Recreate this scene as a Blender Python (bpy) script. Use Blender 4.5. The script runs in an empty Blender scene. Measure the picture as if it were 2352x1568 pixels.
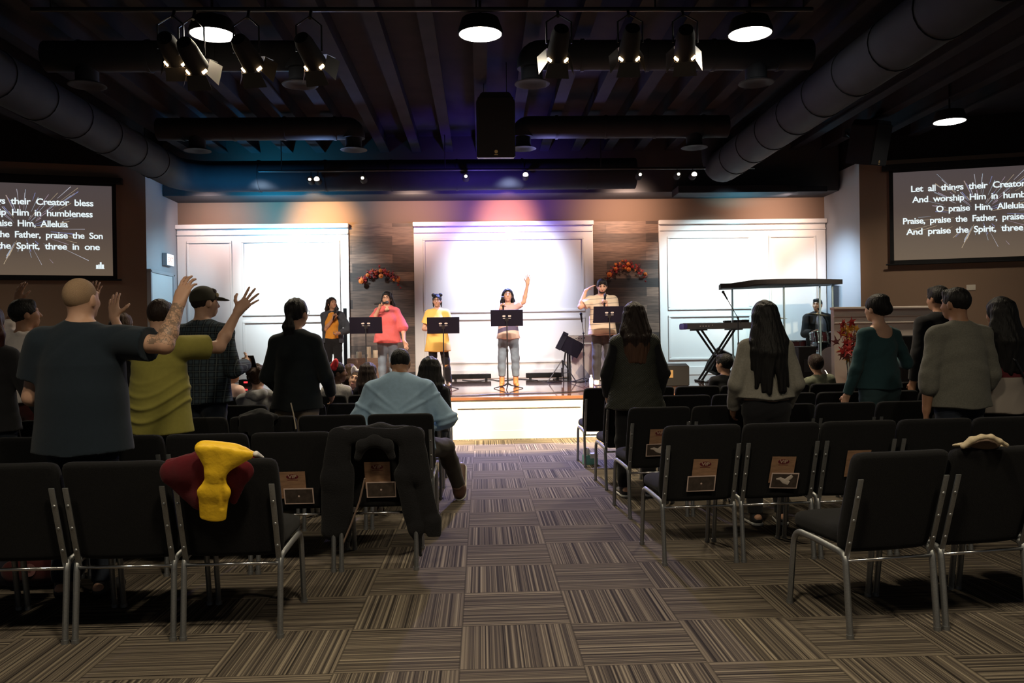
import bpy, bmesh, math, random
import numpy as np
from mathutils import Vector, Matrix
random.seed(7)
SC = bpy.context.scene
COL = SC.collection
PI = math.pi

# ------------------------------------------------------------------ camera (2352 x 1568)
F = 1902.0; YAW = 0.03704; PITCH = -0.00296; ROLL = 0.0150; CAMH = 1.38
_cy, _sy, _cp, _sp = math.cos(YAW), math.sin(YAW), math.cos(PITCH), math.sin(PITCH)
FW = Vector((_sy*_cp, _cy*_cp, _sp)); _ri = Vector((_cy, -_sy, 0)); _up = _ri.cross(FW)
R2 = _ri*math.cos(ROLL) - _up*math.sin(ROLL); U2 = _up*math.cos(ROLL) + _ri*math.sin(ROLL)
cam_d = bpy.data.cameras.new('camera'); cam = bpy.data.objects.new('camera', cam_d); COL.objects.link(cam)
cam_d.sensor_width = 36.0; cam_d.lens = 36.0*F/2352; cam_d.clip_start = 0.05; cam_d.clip_end = 100
cam.matrix_world = Matrix(((R2.x, U2.x, -FW.x, 0), (R2.y, U2.y, -FW.y, 0), (R2.z, U2.z, -FW.z, CAMH), (0, 0, 0, 1)))
SC.camera = cam

def ray(x, y):
    return FW + R2*((x-1176)/F) - U2*((y-784)/F)
def pt(x, y, Y):
    """point of the room at distance Y up the aisle that is seen at photo position x, y"""
    d = ray(x, y); return d*(Y/d.y) + Vector((0, 0, CAMH))
def gp(x, y, z=0.0):
    d = ray(x, y); return d*((z-CAMH)/d.z) + Vector((0, 0, CAMH))
def hit(x, y, p0, n):
    d = ray(x, y); o = Vector((0, 0, CAMH)); return o + d*((Vector(p0)-o).dot(n)/d.dot(n))

# ------------------------------------------------------------------ world, colour, lights
w = bpy.data.worlds.new('world'); SC.world = w; w.use_nodes = True
w.node_tree.nodes['Background'].inputs[0].default_value = (0.9, 0.95, 1.0, 1)
w.node_tree.nodes['Background'].inputs[1].default_value = 0.055
SC.view_settings.view_transform = 'Standard'; SC.view_settings.look = 'None'
SC.view_settings.exposure = 0.0; SC.view_settings.gamma = 1.0
SC.view_settings.use_curve_mapping = False
SC.cycles.max_bounces = 6; SC.cycles.diffuse_bounces = 3; SC.cycles.glossy_bounces = 3
SC.cycles.transmission_bounces = 6; SC.cycles.transparent_max_bounces = 8
SC.cycles.sample_clamp_indirect = 4.0; SC.cycles.use_denoising = True
SC.cycles.caustics_reflective = False; SC.cycles.caustics_refractive = False

def spot(name, loc, target, watts, col, deg=40, blend=0.6, size=0.08):
    d = bpy.data.lights.new(name, 'SPOT'); d.energy = watts; d.color = col
    d.spot_size = math.radians(deg); d.spot_blend = blend; d.shadow_soft_size = size
    o = bpy.data.objects.new(name, d); COL.objects.link(o); o.location = loc
    o.rotation_euler = (Vector(target)-Vector(loc)).to_track_quat('-Z', 'Y').to_euler(); return o
def area(name, loc, target, watts, col, sx, sy=None):
    d = bpy.data.lights.new(name, 'AREA'); d.energy = watts; d.color = col
    d.shape = 'RECTANGLE' if sy else 'DISK'; d.size = sx
    if sy: d.size_y = sy
    o = bpy.data.objects.new(name, d); COL.objects.link(o); o.location = loc
    o.rotation_euler = (Vector(target)-Vector(loc)).to_track_quat('-Z', 'Y').to_euler(); return o

STZ = 0.585                       # stage floor height
WARM, WHITE, COOL, CYAN, BLUE = (1, .80, .58), (1, .95, .88), (.78, .84, 1), (.45, .86, 1), (.22, .20, 1)
# wall washes hung on the pipe batten above the stage
spot('wall_wash', (0.55, 14.6, 4.25), (0.55, 17, 2.55), 1150, (.78, .82, 1), 66, 0.9, .15)
spot('wall_wash', (-4.0, 14.6, 4.25), (-3.5, 17, 2.4), 1150, (.82, .96, 1), 66, 0.9, .15)
spot('wall_wash', (4.7, 14.6, 4.25), (4.7, 17, 2.2), 1100, (.72, .94, 1), 66, 0.9, .15)
# front lamps on the near pipe, aimed at the stage
for x in (-3.55, -2.65, -1.2, 0.15, 1.2, 1.85, 2.75):
    spot('front_spot', (x, 8.95, 4.32), (x*0.66, 14.2, 1.15), 700, (1, .82, .65), 33, 0.8, .06)
spot('front_spot', (5.6, 8.9, 4.20), (6.0, 16.9, 2.4), 1500, (1, .70, .48), 26, 1.0, .06)
for x in (-1.7, 0.4, 2.4):
    spot('front_spot', (x, 8.95, 4.32), (x, 11.55, 0.45), 3600, (1, .78, .46), 44, 0.35, .05)
# warm pools on the wall above the panels
for x, z, wt, c, dg in ((-3.2, 3.80, 420, (1, .60, .24), 78), (0.55, 3.84, 320, (1, .46, .26), 70), (-5.2, 3.6, 110, (1, .70, .60), 120), (-1.3, 3.9, 120, (1, .66, .45), 115), (2.9, 3.9, 170, (1, .66, .48), 120), (6.0, 3.7, 150, (1, .70, .55), 120)):
    spot('wall_pool', (x, 15.75, 4.02), (x, 17, z), wt, c, dg, 1.0, .08)
# blue and cyan colour washes
spot('colour_wash', (0.45, 14.7, 4.30), (0.3, 8.9, 0), 1900, (.52, .46, 1), 50, 1.0, .1)
spot('colour_wash', (0.45, 14.7, 4.25), (0.4, 13.0, .6), 3200, (.30, .36, 1), 80, 0.7, .1)
spot('colour_wash', (-4.3, 14.1, 3.3), (-4.2, 15.3, 4.35), 150, (.03, .50, 1), 120, 0.9, .1)
spot('colour_wash', (5.2, 16.5, 3.3), (5.3, 16.2, 4.6), 90, (.05, .75, 1), 120, 0.9, .1)
spot('colour_wash', (0.0, 14.1, 3.3), (0.0, 15.3, 4.35), 170, (.16, .08, 1), 120, 0.9, .1)
spot('colour_wash', (0.3, 14.0, 4.5), (0.3, 13.4, 5.4), 30, (.10, .08, 1), 150, 0.9, .1)
spot('colour_wash', (5.7, 15.9, 3.2), (7.2, 16.15, 2.1), 230, (.62, .82, 1), 100, 1.0, .1)
spot('colour_wash', (-4.6, 15.9, 3.2), (-6.1, 16.15, 2.4), 80, (.45, .80, 1), 100, 1.0, .1)
spot('colour_wash', (-4.0, 15.5, 3.5), (-3.8, 16.4, 4.25), 200, (.03, .60, 1), 130, 1.0, .1)
spot('colour_wash', (0.4, 15.5, 3.5), (0.4, 16.4, 4.25), 200, (.18, .10, 1), 130, 1.0, .1)
spot('colour_wash', (-2.6, 13.8, 4.2), (-2.6, 8.0, 5.3), 90, (.30, .50, 1), 120, 1.0, .1)
spot('colour_wash', (1.2, 13.8, 4.2), (1.2, 8.0, 5.3), 90, (.36, .34, 1), 120, 1.0, .1)
LAMP_SPOTS = [(-2.83, 9.0), (0.04, 9.0), (3.0, 9.0), (7.40, 12.75), (-7.9, 10.6), (-2.9, 1.6), (0.1, 1.6), (3.1, 1.6)]  # the far left lamp is added out of view to light the left wall
LAMP_Z = 4.70
LAMP_WATTS = 76.0

# ------------------------------------------------------------------ helpers
def tag(o, label=None, cat=None, group=None, kind=None):
    if label: o['label'] = label
    if cat: o['category'] = cat
    if group: o['group'] = group
    if kind: o['kind'] = kind
    return o
def empty(name, loc=(0, 0, 0), rz=0.0, label=None, cat=None, group=None):
    o = bpy.data.objects.new(name, None); COL.objects.link(o); o.location = loc; o.rotation_euler = (0, 0, rz)
    o.empty_display_size = 0.1
    return tag(o, label, cat, group)
def copy_tree(o, parent=None):
    c = o.copy(); COL.objects.link(c)
    if parent is not None:
        c.parent = parent; c.matrix_parent_inverse = o.matrix_parent_inverse
    for ch in list(o.children): copy_tree(ch, c)
    return c

class MB:
    """collects shapes, links them as ONE mesh object"""
    def __init__(s): s.bm = bmesh.new(); s.mi = 0
    def _mark(s, n0):
        s.bm.faces.ensure_lookup_table()
        for f in s.bm.faces[n0:]: f.material_index = s.mi
    def box(s, c, d, rot=None, bev=0.0, seg=2):
        n0 = len(s.bm.faces)
        M = Matrix.Translation(Vector(c)) @ (rot.to_4x4() if rot is not None else Matrix.Identity(4)) @ Matrix.Diagonal((d[0], d[1], d[2], 1))
        r = bmesh.ops.create_cube(s.bm, size=1.0, matrix=M)
        if bev > 0:
            es = list({e for v in r['verts'] for e in v.link_edges})
            bmesh.ops.bevel(s.bm, geom=es, offset=bev, segments=seg, profile=0.5, affect='EDGES')
        s._mark(n0); return s
    def cyl(s, a, b, r, r2=None, n=16, cap=True):
        n0 = len(s.bm.faces)
        a, b = Vector(a), Vector(b); d = b-a
        M = Matrix.Translation((a+b)/2) @ d.to_track_quat('Z', 'Y').to_matrix().to_4x4()
        bmesh.ops.create_cone(s.bm, cap_ends=cap, segments=n, radius1=r, radius2=r if r2 is None else r2, depth=d.length, matrix=M)
        s._mark(n0); return s
    def ball(s, c, r, n=12, rot=None):
        n0 = len(s.bm.faces)
        rr = r if hasattr(r, '__len__') else (r, r, r)
        M = Matrix.Translation(Vector(c)) @ (rot.to_4x4() if rot is not None else Matrix.Identity(4)) @ Matrix.Diagonal((rr[0], rr[1], rr[2], 1))
        bmesh.ops.create_uvsphere(s.bm, u_segments=n, v_segments=max(6, n*2//3), radius=1.0, matrix=M)
        s._mark(n0); return s
    def poly(s, pts):
        f = s.bm.faces.new([s.bm.verts.new(p) for p in pts]); f.material_index = s.mi; return s
    def prism(s, pts, d):
        """polygon pts pushed along vector d"""
        n0 = len(s.bm.faces)
        d = Vector(d); A = [s.bm.verts.new(p) for p in pts]; B = [s.bm.verts.new(Vector(p)+d) for p in pts]; n = len(A)
        s.bm.faces.new(A[::-1]); s.bm.faces.new(B)
        for i in range(n): s.bm.faces.new((A[i], A[(i+1) % n], B[(i+1) % n], B[i]))
        s._mark(n0); return s
    def tube(s, pts, r, n=10, flat=1.0, side=None, cap=True):
        """round (or flattened across `side`) tube through the points"""
        n0 = len(s.bm.faces)
        P = [Vector(p) for p in pts]; rings = []; ref = None
        R = r if hasattr(r, '__len__') else [r]*len(P)
        for i, p in enumerate(P):
            t = (P[min(i+1, len(P)-1)] - P[max(i-1, 0)]).normalized()
            if side is not None: u = (Vector(side) - t*Vector(side).dot(t)).normalized()
            else:
                if ref is None: ref = t.orthogonal()
                u = (ref - t*ref.dot(t))
                u = u.normalized() if u.length > 1e-6 else t.orthogonal().normalized()
                ref = u
            v = t.cross(u)
            rings.append([s.bm.verts.new(p + u*math.cos(2*PI*k/n)*R[i]*flat + v*math.sin(2*PI*k/n)*R[i]) for k in range(n)])
        for a, b in zip(rings[:-1], rings[1:]):
            for k in range(n): s.bm.faces.new((a[k], a[(k+1) % n], b[(k+1) % n], b[k]))
        if cap: s.bm.faces.new(rings[0][::-1]); s.bm.faces.new(rings[-1])
        s._mark(n0); return s
    def lathe(s, prof, c=(0, 0, 0), n=24, M=None):
        n0 = len(s.bm.faces)
        M = M or Matrix.Translation(Vector(c)); rings = []
        for (r, z) in prof:
            rings.append([s.bm.verts.new(M @ Vector((r*math.cos(2*PI*k/n), r*math.sin(2*PI*k/n), z))) for k in range(n)])
        for a, b in zip(rings[:-1], rings[1:]):
            for k in range(n): s.bm.faces.new((a[k], a[(k+1) % n], b[(k+1) % n], b[k]))
        s.bm.faces.new(rings[0][::-1]); s.bm.faces.new(rings[-1])
        s._mark(n0); return s
    def build(s, name, mats, parent=None, smooth=False, label=None, cat=None, group=None, kind=None, auto=None):
        bmesh.ops.recalc_face_normals(s.bm, faces=s.bm.faces)
        me = bpy.data.meshes.new(name); s.bm.to_mesh(me); s.bm.free()
        for m in (mats if isinstance(mats, (list, tuple)) else [mats]): me.materials.append(m)
        if smooth: me.polygons.foreach_set('use_smooth', [True]*len(me.polygons))
        if auto:
            me.polygons.foreach_set('use_smooth', [True]*len(me.polygons)); me.set_sharp_from_angle(angle=math.radians(auto))
        o = bpy.data.objects.new(name, me); COL.objects.link(o)
        if parent is not None: o.parent = parent
        return tag(o, label, cat, group, kind)

def arc(p, a, b, n=6):
    """rounded corner through control point p between a and b"""
    p, a, b = Vector(p), Vector(a), Vector(b)
    return [a*(1-t)**2 + p*2*t*(1-t) + b*t*t for t in [i/n for i in range(n+1)]]
def rounded(pts, r, n=5):
    P = [Vector(p) for p in pts]; out = [P[0]]
    for i in range(1, len(P)-1):
        a = P[i] + (P[i-1]-P[i]).normalized()*r; b = P[i] + (P[i+1]-P[i]).normalized()*r
        out += arc(P[i], a, b, n)
    return out + [P[-1]]

# ------------------------------------------------------------------ materials
MATS = {}
def mat(name, col, rough=0.6, metal=0.0, spec=None, noise=None, bump=None, sheen=0.0, emit=None, estr=0.0, trans=0.0, coat=0.0, stretch=None):
    """noise=(scale, amount) varies the colour; bump=(scale, strength); stretch scales the pattern per axis"""
    if name in MATS: return MATS[name]
    m = bpy.data.materials.new(name); m.use_nodes = True; nt = m.node_tree; b = nt.nodes['Principled BSDF']
    b.inputs['Base Color'].default_value = (*col, 1); b.inputs['Roughness'].default_value = rough
    b.inputs['Metallic'].default_value = metal
    if spec is not None: b.inputs['Specular IOR Level'].default_value = spec
    if sheen: b.inputs['Sheen Weight'].default_value = sheen
    if coat: b.inputs['Coat Weight'].default_value = coat
    if trans: b.inputs['Transmission Weight'].default_value = trans
    if emit: b.inputs['Emission Color'].default_value = (*emit, 1); b.inputs['Emission Strength'].default_value = estr
    vec = None
    if noise or bump:
        tc = nt.nodes.new('ShaderNodeTexCoord'); vec = tc.outputs['Object']
        if stretch:
            mp = nt.nodes.new('ShaderNodeMapping'); mp.inputs['Scale'].default_value = stretch
            nt.links.new(vec, mp.inputs['Vector']); vec = mp.outputs['Vector']
    if noise:
        n = nt.nodes.new('ShaderNodeTexNoise'); n.inputs['Scale'].default_value = noise[0]; n.inputs['Detail'].default_value = 4
        nt.links.new(vec, n.inputs['Vector'])
        mx = nt.nodes.new('ShaderNodeMix'); mx.data_type = 'RGBA'
        mx.inputs['A'].default_value = (*[max(0, c*(1-noise[1])) for c in col], 1)
        mx.inputs['B'].default_value = (*[min(1, c*(1+noise[1])) for c in col], 1)
        nt.links.new(n.outputs['Fac'], mx.inputs['Factor']); nt.links.new(mx.outputs['Result'], b.inputs['Base Color'])
    if bump:
        n = nt.nodes.new('ShaderNodeTexNoise'); n.inputs['Scale'].default_value = bump[0]; n.inputs['Detail'].default_value = 3
        nt.links.new(vec, n.inputs['Vector'])
        bp = nt.nodes.new('ShaderNodeBump'); bp.inputs['Strength'].default_value = bump[1]; bp.inputs['Distance'].default_value = 0.01
        nt.links.new(n.outputs['Fac'], bp.inputs['Height']); nt.links.new(bp.outputs['Normal'], b.inputs['Normal'])
    MATS[name] = m; return m

class NT:
    """tiny node-graph builder"""
    def __init__(s, name):
        s.m = bpy.data.materials.new(name); s.m.use_nodes = True; s.nt = s.m.node_tree; s.b = s.nt.nodes['Principled BSDF']; MATS[name] = s.m
    def n(s, t, **kw):
        x = s.nt.nodes.new('ShaderNode'+t)
        for k, v in kw.items(): setattr(x, k, v)
        return x
    def l(s, a, b): s.nt.links.new(a, b)
    def val(s, sock, v):
        if hasattr(v, 'is_output'): s.l(v, sock)
        else: sock.default_value = v
    def math(s, op, a, b=0.0, c=None):
        x = s.n('Math', operation=op); s.val(x.inputs[0], a); s.val(x.inputs[1], b)
        if c is not None: s.val(x.inputs[2], c)
        return x.outputs[0]
    def xyz(s, out='Object'):
        tc = s.n('TexCoord'); sp = s.n('SeparateXYZ'); s.l(tc.outputs[out], sp.inputs[0]); return sp.outputs[0], sp.outputs[1], sp.outputs[2]
    def ramp(s, f, stops, interp='LINEAR'):
        r = s.n('ValToRGB'); r.color_ramp.interpolation = interp; s.l(f, r.inputs[0])
        e = r.color_ramp.elements
        while len(e) < len(stops): e.new(0.5)
        for k, (p, c) in enumerate(stops): e[k].position = p; e[k].color = (*c, 1)
        return r.outputs[0]
    def mix(s, f, a, b, blend='MIX'):
        x = s.n('Mix', data_type='RGBA', blend_type=blend); s.val(x.inputs['Factor'], f)
        s.val(x.inputs['A'], a if hasattr(a, 'is_output') else (*a, 1)); s.val(x.inputs['B'], b if hasattr(b, 'is_output') else (*b, 1))
        return x.outputs['Result']
    def noise1(s, w, scale, detail=2.0, rough=0.5):
        x = s.n('TexNoise', noise_dimensions='1D'); s.val(x.inputs['W'], w); x.inputs['Scale'].default_value = scale
        x.inputs['Detail'].default_value = detail; x.inputs['Roughness'].default_value = rough; return x.outputs[0]

def carpet_material():
    g = NT('carpet_tiles'); T = 0.5243
    x, y, z = g.xyz()
    u = g.math('DIVIDE', g.math('ADD', x, 0.112), T); v = g.math('DIVIDE', g.math('SUBTRACT', y, 3.468), T)
    fu, fv = g.math('FLOOR', u), g.math('FLOOR', v)
    par = g.math('FLOORED_MODULO', g.math('ADD', fu, fv), 2.0)
    ru, rv = g.math('SUBTRACT', u, fu), g.math('SUBTRACT', v, fv)
    inv = g.math('SUBTRACT', 1.0, par)
    s = g.math('ADD', g.math('MULTIPLY', ru, inv), g.math('MULTIPLY', rv, par))
    t = g.math('ADD', g.math('MULTIPLY', rv, inv), g.math('MULTIPLY', ru, par))
    s2 = g.math('ADD', s, g.math('ADD', g.math('MULTIPLY', fu, 7.31), g.math('MULTIPLY', fv, 3.77)))
    a = g.noise1(s2, 34.0, 2.0, .7); b2 = g.noise1(s2, 9.0, 1.0); c = g.noise1(g.math('ADD', s2, 50.0), 60.0, 1.0)
    f = g.math('ADD', g.math('MULTIPLY', a, 0.62), g.math('ADD', g.math('MULTIPLY', b2, 0.2), g.math('MULTIPLY', c, 0.18)))
    col = g.ramp(f, [(.37, (.016, .013, .011)), (.445, (.055, .045, .038)), (.50, (.092, .075, .060)), (.555, (.175, .145, .108)), (.65, (.28, .238, .178))])
    # fine pile
    n = g.n('TexNoise'); n.inputs['Scale'].default_value = 260; n.inputs['Detail'].default_value = 2
    tc = g.n('TexCoord'); g.l(tc.outputs['Object'], n.inputs['Vector'])
    col = g.mix(g.math('MULTIPLY', n.outputs[0], .35), col, (.05, .042, .036))
    # tile seams
    e1 = g.math('MINIMUM', g.math('MINIMUM', ru, g.math('SUBTRACT', 1.0, ru)), g.math('MINIMUM', rv, g.math('SUBTRACT', 1.0, rv)))
    seam = g.math('LESS_THAN', e1, 0.008)
    edge = g.math('MULTIPLY', g.math('LESS_THAN', g.math('MINIMUM', s, g.math('SUBTRACT', 1.0, s)), 0.03), .5)
    col = g.mix(edge, col, (.20, .165, .125)); col = g.mix(g.math('MULTIPLY', seam, .6), col, (.03, .025, .02))
    g.l(col, g.b.inputs['Base Color']); g.b.inputs['Roughness'].default_value = .95; g.b.inputs['Specular IOR Level'].default_value = .1
    bp = g.n('Bump'); bp.inputs['Strength'].default_value = .5; bp.inputs['Distance'].default_value = .006
    g.l(g.math('ADD', f, g.math('MULTIPLY', n.outputs[0], .5)), bp.inputs['Height']); g.l(bp.outputs[0], g.b.inputs['Normal'])
    return g.m
def plank_material():
    g = NT('weathered_planks'); x, y, z = g.xyz()
    cb = g.n('CombineXYZ'); g.l(x, cb.inputs[0]); g.l(z, cb.inputs[1])
    br = g.n('TexBrick'); g.l(cb.outputs[0], br.inputs['Vector']); br.offset = .37; br.offset_frequency = 2; br.squash = 1.0
    br.inputs['Color1'].default_value = (.012, .010, .013, 1); br.inputs['Color2'].default_value = (.30, .195, .145, 1)
    br.inputs['Mortar'].default_value = (.012, .010, .010, 1); br.inputs['Scale'].default_value = 1.0
    br.inputs['Mortar Size'].default_value = .0; br.inputs['Brick Width'].default_value = 1.30; br.inputs['Row Height'].default_value = .185
    n = g.n('TexNoise'); n.inputs['Scale'].default_value = 3.0; n.inputs['Detail'].default_value = 6
    mp = g.n('Mapping'); mp.inputs['Scale'].default_value = (1.2, 1, 14); tc = g.n('TexCoord'); g.l(tc.outputs['Object'], mp.inputs[0]); g.l(mp.outputs[0], n.inputs['Vector'])
    col = g.mix(.75, br.outputs[0], g.ramp(n.outputs[0], [(.3, (.25, .22, .22)), (.7, (1, .95, .9))]), 'MULTIPLY')
    g.l(col, g.b.inputs['Base Color']); g.b.inputs['Roughness'].default_value = .55
    return g.m

M_black = mat('black_paint', (.015, .015, .017), .8, spec=.1)
M_ceil = mat('ceiling_paint', (.032, .034, .042), .95, spec=.02, noise=(3, .25))
M_duct = mat('painted_duct', (.020, .023, .030), .75, spec=.12, noise=(4, .2))
M_taupe = mat('taupe_wall_paint', (.215, .145, .108), .9, spec=.1, bump=(120, .08))
M_return = mat('grey_wall_paint', (.36, .38, .42), .85, bump=(120, .08))
M_white = mat('white_panel_paint', (.80, .78, .77), .55)
M_cream = mat('cream_panel_paint', (.80, .76, .68), .6)
M_fabric = mat('black_chair_fabric', (.012, .012, .013), .95, spec=.10, sheen=.04, bump=(380, .3), noise=(90, .3))
M_tube = mat('pewter_tube', (.30, .31, .32), .42, metal=.85, noise=(160, .3))
M_chrome = mat('chrome_bar', (.55, .55, .56), .22, metal=1.0)
M_plastic = mat('black_plastic', (.010, .010, .012), .5, spec=.2)
M_grille = mat('speaker_grille', (.016, .016, .018), .7, spec=.15, bump=(700, .5))
M_steel = mat('black_steel', (.02, .02, .024), .38, metal=.3)
M_wood = mat('stage_wood', (.20, .085, .045), .12, noise=(5, .45), stretch=(.6, 8, 1), coat=1.0)

# ------------------------------------------------------------------ the room
def struct(mb, name, m, **kw):
    return mb.build(name, m, kind='structure', **kw)
BW = 17.0                                  # back wall
mb = MB(); mb.box((0.5, 6.5, -.05), (26, 25, .1)); struct(mb, 'floor', carpet_material())
mb = MB(); mb.box((0.5, 6.5, 5.40), (26, 25, .1)); struct(mb, 'ceiling', M_ceil)
mb = MB(); mb.box((0.53, BW+.1, 2.7), (13.4, .2, 5.4)); struct(mb, 'wall_back', M_taupe)
# returns beside the stage, then the splayed walls that carry the screens
CL, CR = Vector((-6.10, 15.4, 0)), Vector((7.18, 15.4, 0))
DL = Vector((-math.cos(math.radians(15)), -math.sin(math.radians(15)), 0))
DR = Vector((math.cos(math.radians(16)), -math.sin(math.radians(16)), 0))
def slab(p, q, thick, z0, z1):
    p, q = Vector(p), Vector(q); d = (q-p).normalized(); n = Vector((-d.y, d.x, 0))*thick
    return [(p.x, p.y, z0), (q.x, q.y, z0), (q.x+n.x, q.y+n.y, z0), (p.x+n.x, p.y+n.y, z0)], (0, 0, z1-z0)
mb = MB(); mb.prism(*slab((-6.10, 17.0, 0), CL, -.2, 4.62, 5.4)); struct(mb, 'wall_stage_left_upper', M_black)
mb = MB(); mb.prism(*slab((-6.10, 17.0, 0), CL, -.2, 0, 4.62)); struct(mb, 'wall_stage_left', M_return)
mb = MB(); mb.prism(*slab((7.18, 17.0, 0), CR, .2, 4.62, 5.4)); struct(mb, 'wall_stage_right_upper', M_black)
mb = MB(); mb.prism(*slab((7.18, 17.0, 0), CR, .2, 0, 4.62)); struct(mb, 'wall_stage_right', M_return)
mb = MB(); mb.prism(*slab(CL+DL*.0, CL+DL*6.0, -.2, 4.62, 5.4)); struct(mb, 'wall_left_upper', M_black)
mb = MB(); mb.prism(*slab(CL+DL*.0, CL+DL*6.0, -.2, 0, 4.62)); struct(mb, 'wall_left', M_taupe)
mb = MB(); mb.prism(*slab(CR, CR+DR*6.0, .2, 4.62, 5.4)); struct(mb, 'wall_right_upper', M_black)
mb = MB(); mb.prism(*slab(CR, CR+DR*6.0, .2, 0, 4.62)); struct(mb, 'wall_right', M_taupe)
NL = Vector((-DL.y, DL.x, 0));  NL = NL if NL.y < 0 else -NL     # wall normals towards the seats
NR = Vector((-DR.y, DR.x, 0));  NR = NR if NR.y < 0 else -NR

# header over the stage, ceiling joists
mb = MB(); mb.box((0.53, 16.6, 4.80), (13.24, .8, 1.14), bev=.01); struct(mb, 'beam_over_stage', mat('beam_paint', (.06, .06, .065), .85, spec=.1))
for i, x in enumerate(np.arange(-7.4, 8.6, 0.62)):
    mb = MB(); mb.box((x, 7.6, 5.20), (.10, 17.2, .30)); mb.box((x, 7.6, 5.06), (.18, 17.2, .025))
    struct(mb, 'ceiling_joist', M_ceil)

# stage: cream front with two recessed panels, glossy floor
mb = MB(); mb.box((.54, 14.215, STZ-.02), (13.24, 5.57, .04)); mb.box((.54, 11.432, STZ-.022), (13.24, .02, .045), bev=.006); struct(mb, 'floor_stage', M_wood)
mb = MB()
mb.box((.54, 14.2, .27), (13.2, 5.5, .54))
mb.box((.54, 11.447, .485), (13.22, .02, .115), bev=.004); mb.box((.54, 11.447, .06), (13.22, .02, .12), bev=.004)
for x in np.arange(-6, 7.2, 1.86): mb.box((x, 11.448, .27), (.16, .02, .54), bev=.004)
struct(mb, 'wall_stage_front', M_cream)

# white wainscot panels and plank strips on the back wall
def molding(mb, x0, x1, z0, z1, y, w=.05, t=.03):
    cx, cz = (x0+x1)/2, (z0+z1)/2
    for zz in (z0, z1): mb.box((cx, y-t/2, zz), (x1-x0+w, t, w), bev=.012)
    for xx in (x0, x1): mb.box((xx, y-t/2, cz), (w, t, z1-z0-w), bev=.012)
PZ = 3.77
def wall_panel(name, x0, x1, frames, depth=.10):
    mb = MB(); yf = BW-depth
    mb.box(((x0+x1)/2, BW-depth/2, (STZ+PZ)/2), (x1-x0, depth-.001, PZ-STZ), bev=.01)
    mb.box(((x0+x1)/2, yf-.03, PZ-.045), (x1-x0+.02, .10, .09), bev=.015)          # crown
    mb.box(((x0+x1)/2, yf-.015, PZ-.20), (x1-x0-.01, .035, .035), bev=.01)
    mb.box(((x0+x1)/2, yf-.02, STZ+.09), (x1-x0-.01, .04, .18), bev=.012)          # plinth
    for fr in frames: molding(mb, *fr, yf)
    struct(mb, name, M_white)
wall_panel('wall_panel_left', -6.09, -2.66, [(-5.87, -5.02, .92, 3.42), (-4.78, -2.86, 1.95, 3.42), (-4.78, -2.86, .92, 1.80)])
wall_panel('wall_panel_centre', -1.34, 2.31, [(-1.13, 2.10, 1.95, 3.42), (-1.13, 2.10, .92, 1.80)], .16)
wall_panel('wall_panel_right', 3.68, 7.16, [(3.87, 5.55, 1.95, 3.42), (3.87, 5.55, .92, 1.80), (5.98, 6.92, .92, 3.42)])
MP = plank_material()
for nm, x0, x1 in (('wall_plank_left', -2.655, -1.345), ('wall_plank_right', 2.315, 3.675)):
    mb = MB(); mb.box(((x0+x1)/2, BW-.03, (STZ+PZ)/2), (x1-x0, .06, PZ-STZ)); struct(mb, nm, MP)

# stage door in the left return
M_door = mat('pale_door_paint', (.62, .68, .72), .5)
mb = MB(); mb.box((-6.07, 15.98, STZ+1.06), (.05, 1.06, 2.12), bev=.004); d1 = mb.build('door_1', M_door, kind='structure')
mb = MB()
for yy in (15.42, 16.54): mb.box((-6.06, yy, STZ+1.08), (.08, .06, 2.16), bev=.006)
mb.box((-6.06, 15.98, STZ+2.15), (.08, 1.18, .06), bev=.006); mb.build('door_frame', M_return, d1)
mb = MB(); mb.cyl((-6.04, 16.42, STZ+1.0), (-5.97, 16.42, STZ+1.0), .02); mb.cyl((-5.98, 16.42, STZ+1.0), (-5.98, 16.30, STZ+1.0), .012); mb.build('door_handle', M_chrome, d1)

# white stair half wall right of the stage
P = [(5.75, 13.3, STZ), (7.12, 13.3, STZ), (7.12, 13.3, 0), (7.62, 13.3, 0), (7.62, 13.3, 1.66), (7.42, 13.3, 1.80), (5.75, 13.3, 1.80)]
mb = MB(); mb.prism(P, (0, .12, 0)); mb.box((6.58, 13.33, 1.80), (1.7, .17, .04), bev=.008)
for z in (1.56, 1.67): mb.box((6.68, 13.29, z), (1.86, .03, .025), bev=.006)
struct(mb, 'wall_stair_half', mat('half_wall_paint', (.62, .54, .50), .6))

# ------------------------------------------------------------------ ducts
def duct_profile(mb, pts, r, n=20):
    mb.tube(pts, r, n=n)
def seams(mb, p, q, r, step=.9):
    p, q = Vector(p), Vector(q); L = (q-p).length; d = (q-p)/L; t = step*.5
    while t < L: mb.cyl(p+d*(t-.02), p+d*(t+.02), r+.012, n=20); t += step
mb = MB(); pts = rounded([(-5.4, -2, 4.42), (-5.4, 15.3, 4.42), (2.9, 15.3, 4.42)], .62, 8); mb.tube(pts, .28, n=24)
seams(mb, (-5.4, 0, 4.42), (-5.4, 14.5, 4.42), .28); seams(mb, (-4.6, 15.3, 4.42), (2.9, 15.3, 4.42), .28, 1.2)
mb.build('air_duct', M_duct, auto=40, label='long dark round duct running up the left ceiling and bending across above the stage', cat='duct')
mb = MB(); mb.tube(rounded([(4.38, -2, 4.42), (4.38, 15.05, 4.42), (4.38, 15.05, 5.03)], .45, 8), .29, n=24); seams(mb, (4.38, 0, 4.42), (4.38, 14.3, 4.42), .29)
mb.build('air_duct', M_duct, auto=40, label='thick dark round duct slanting down the right ceiling towards the stage', cat='duct')
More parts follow.
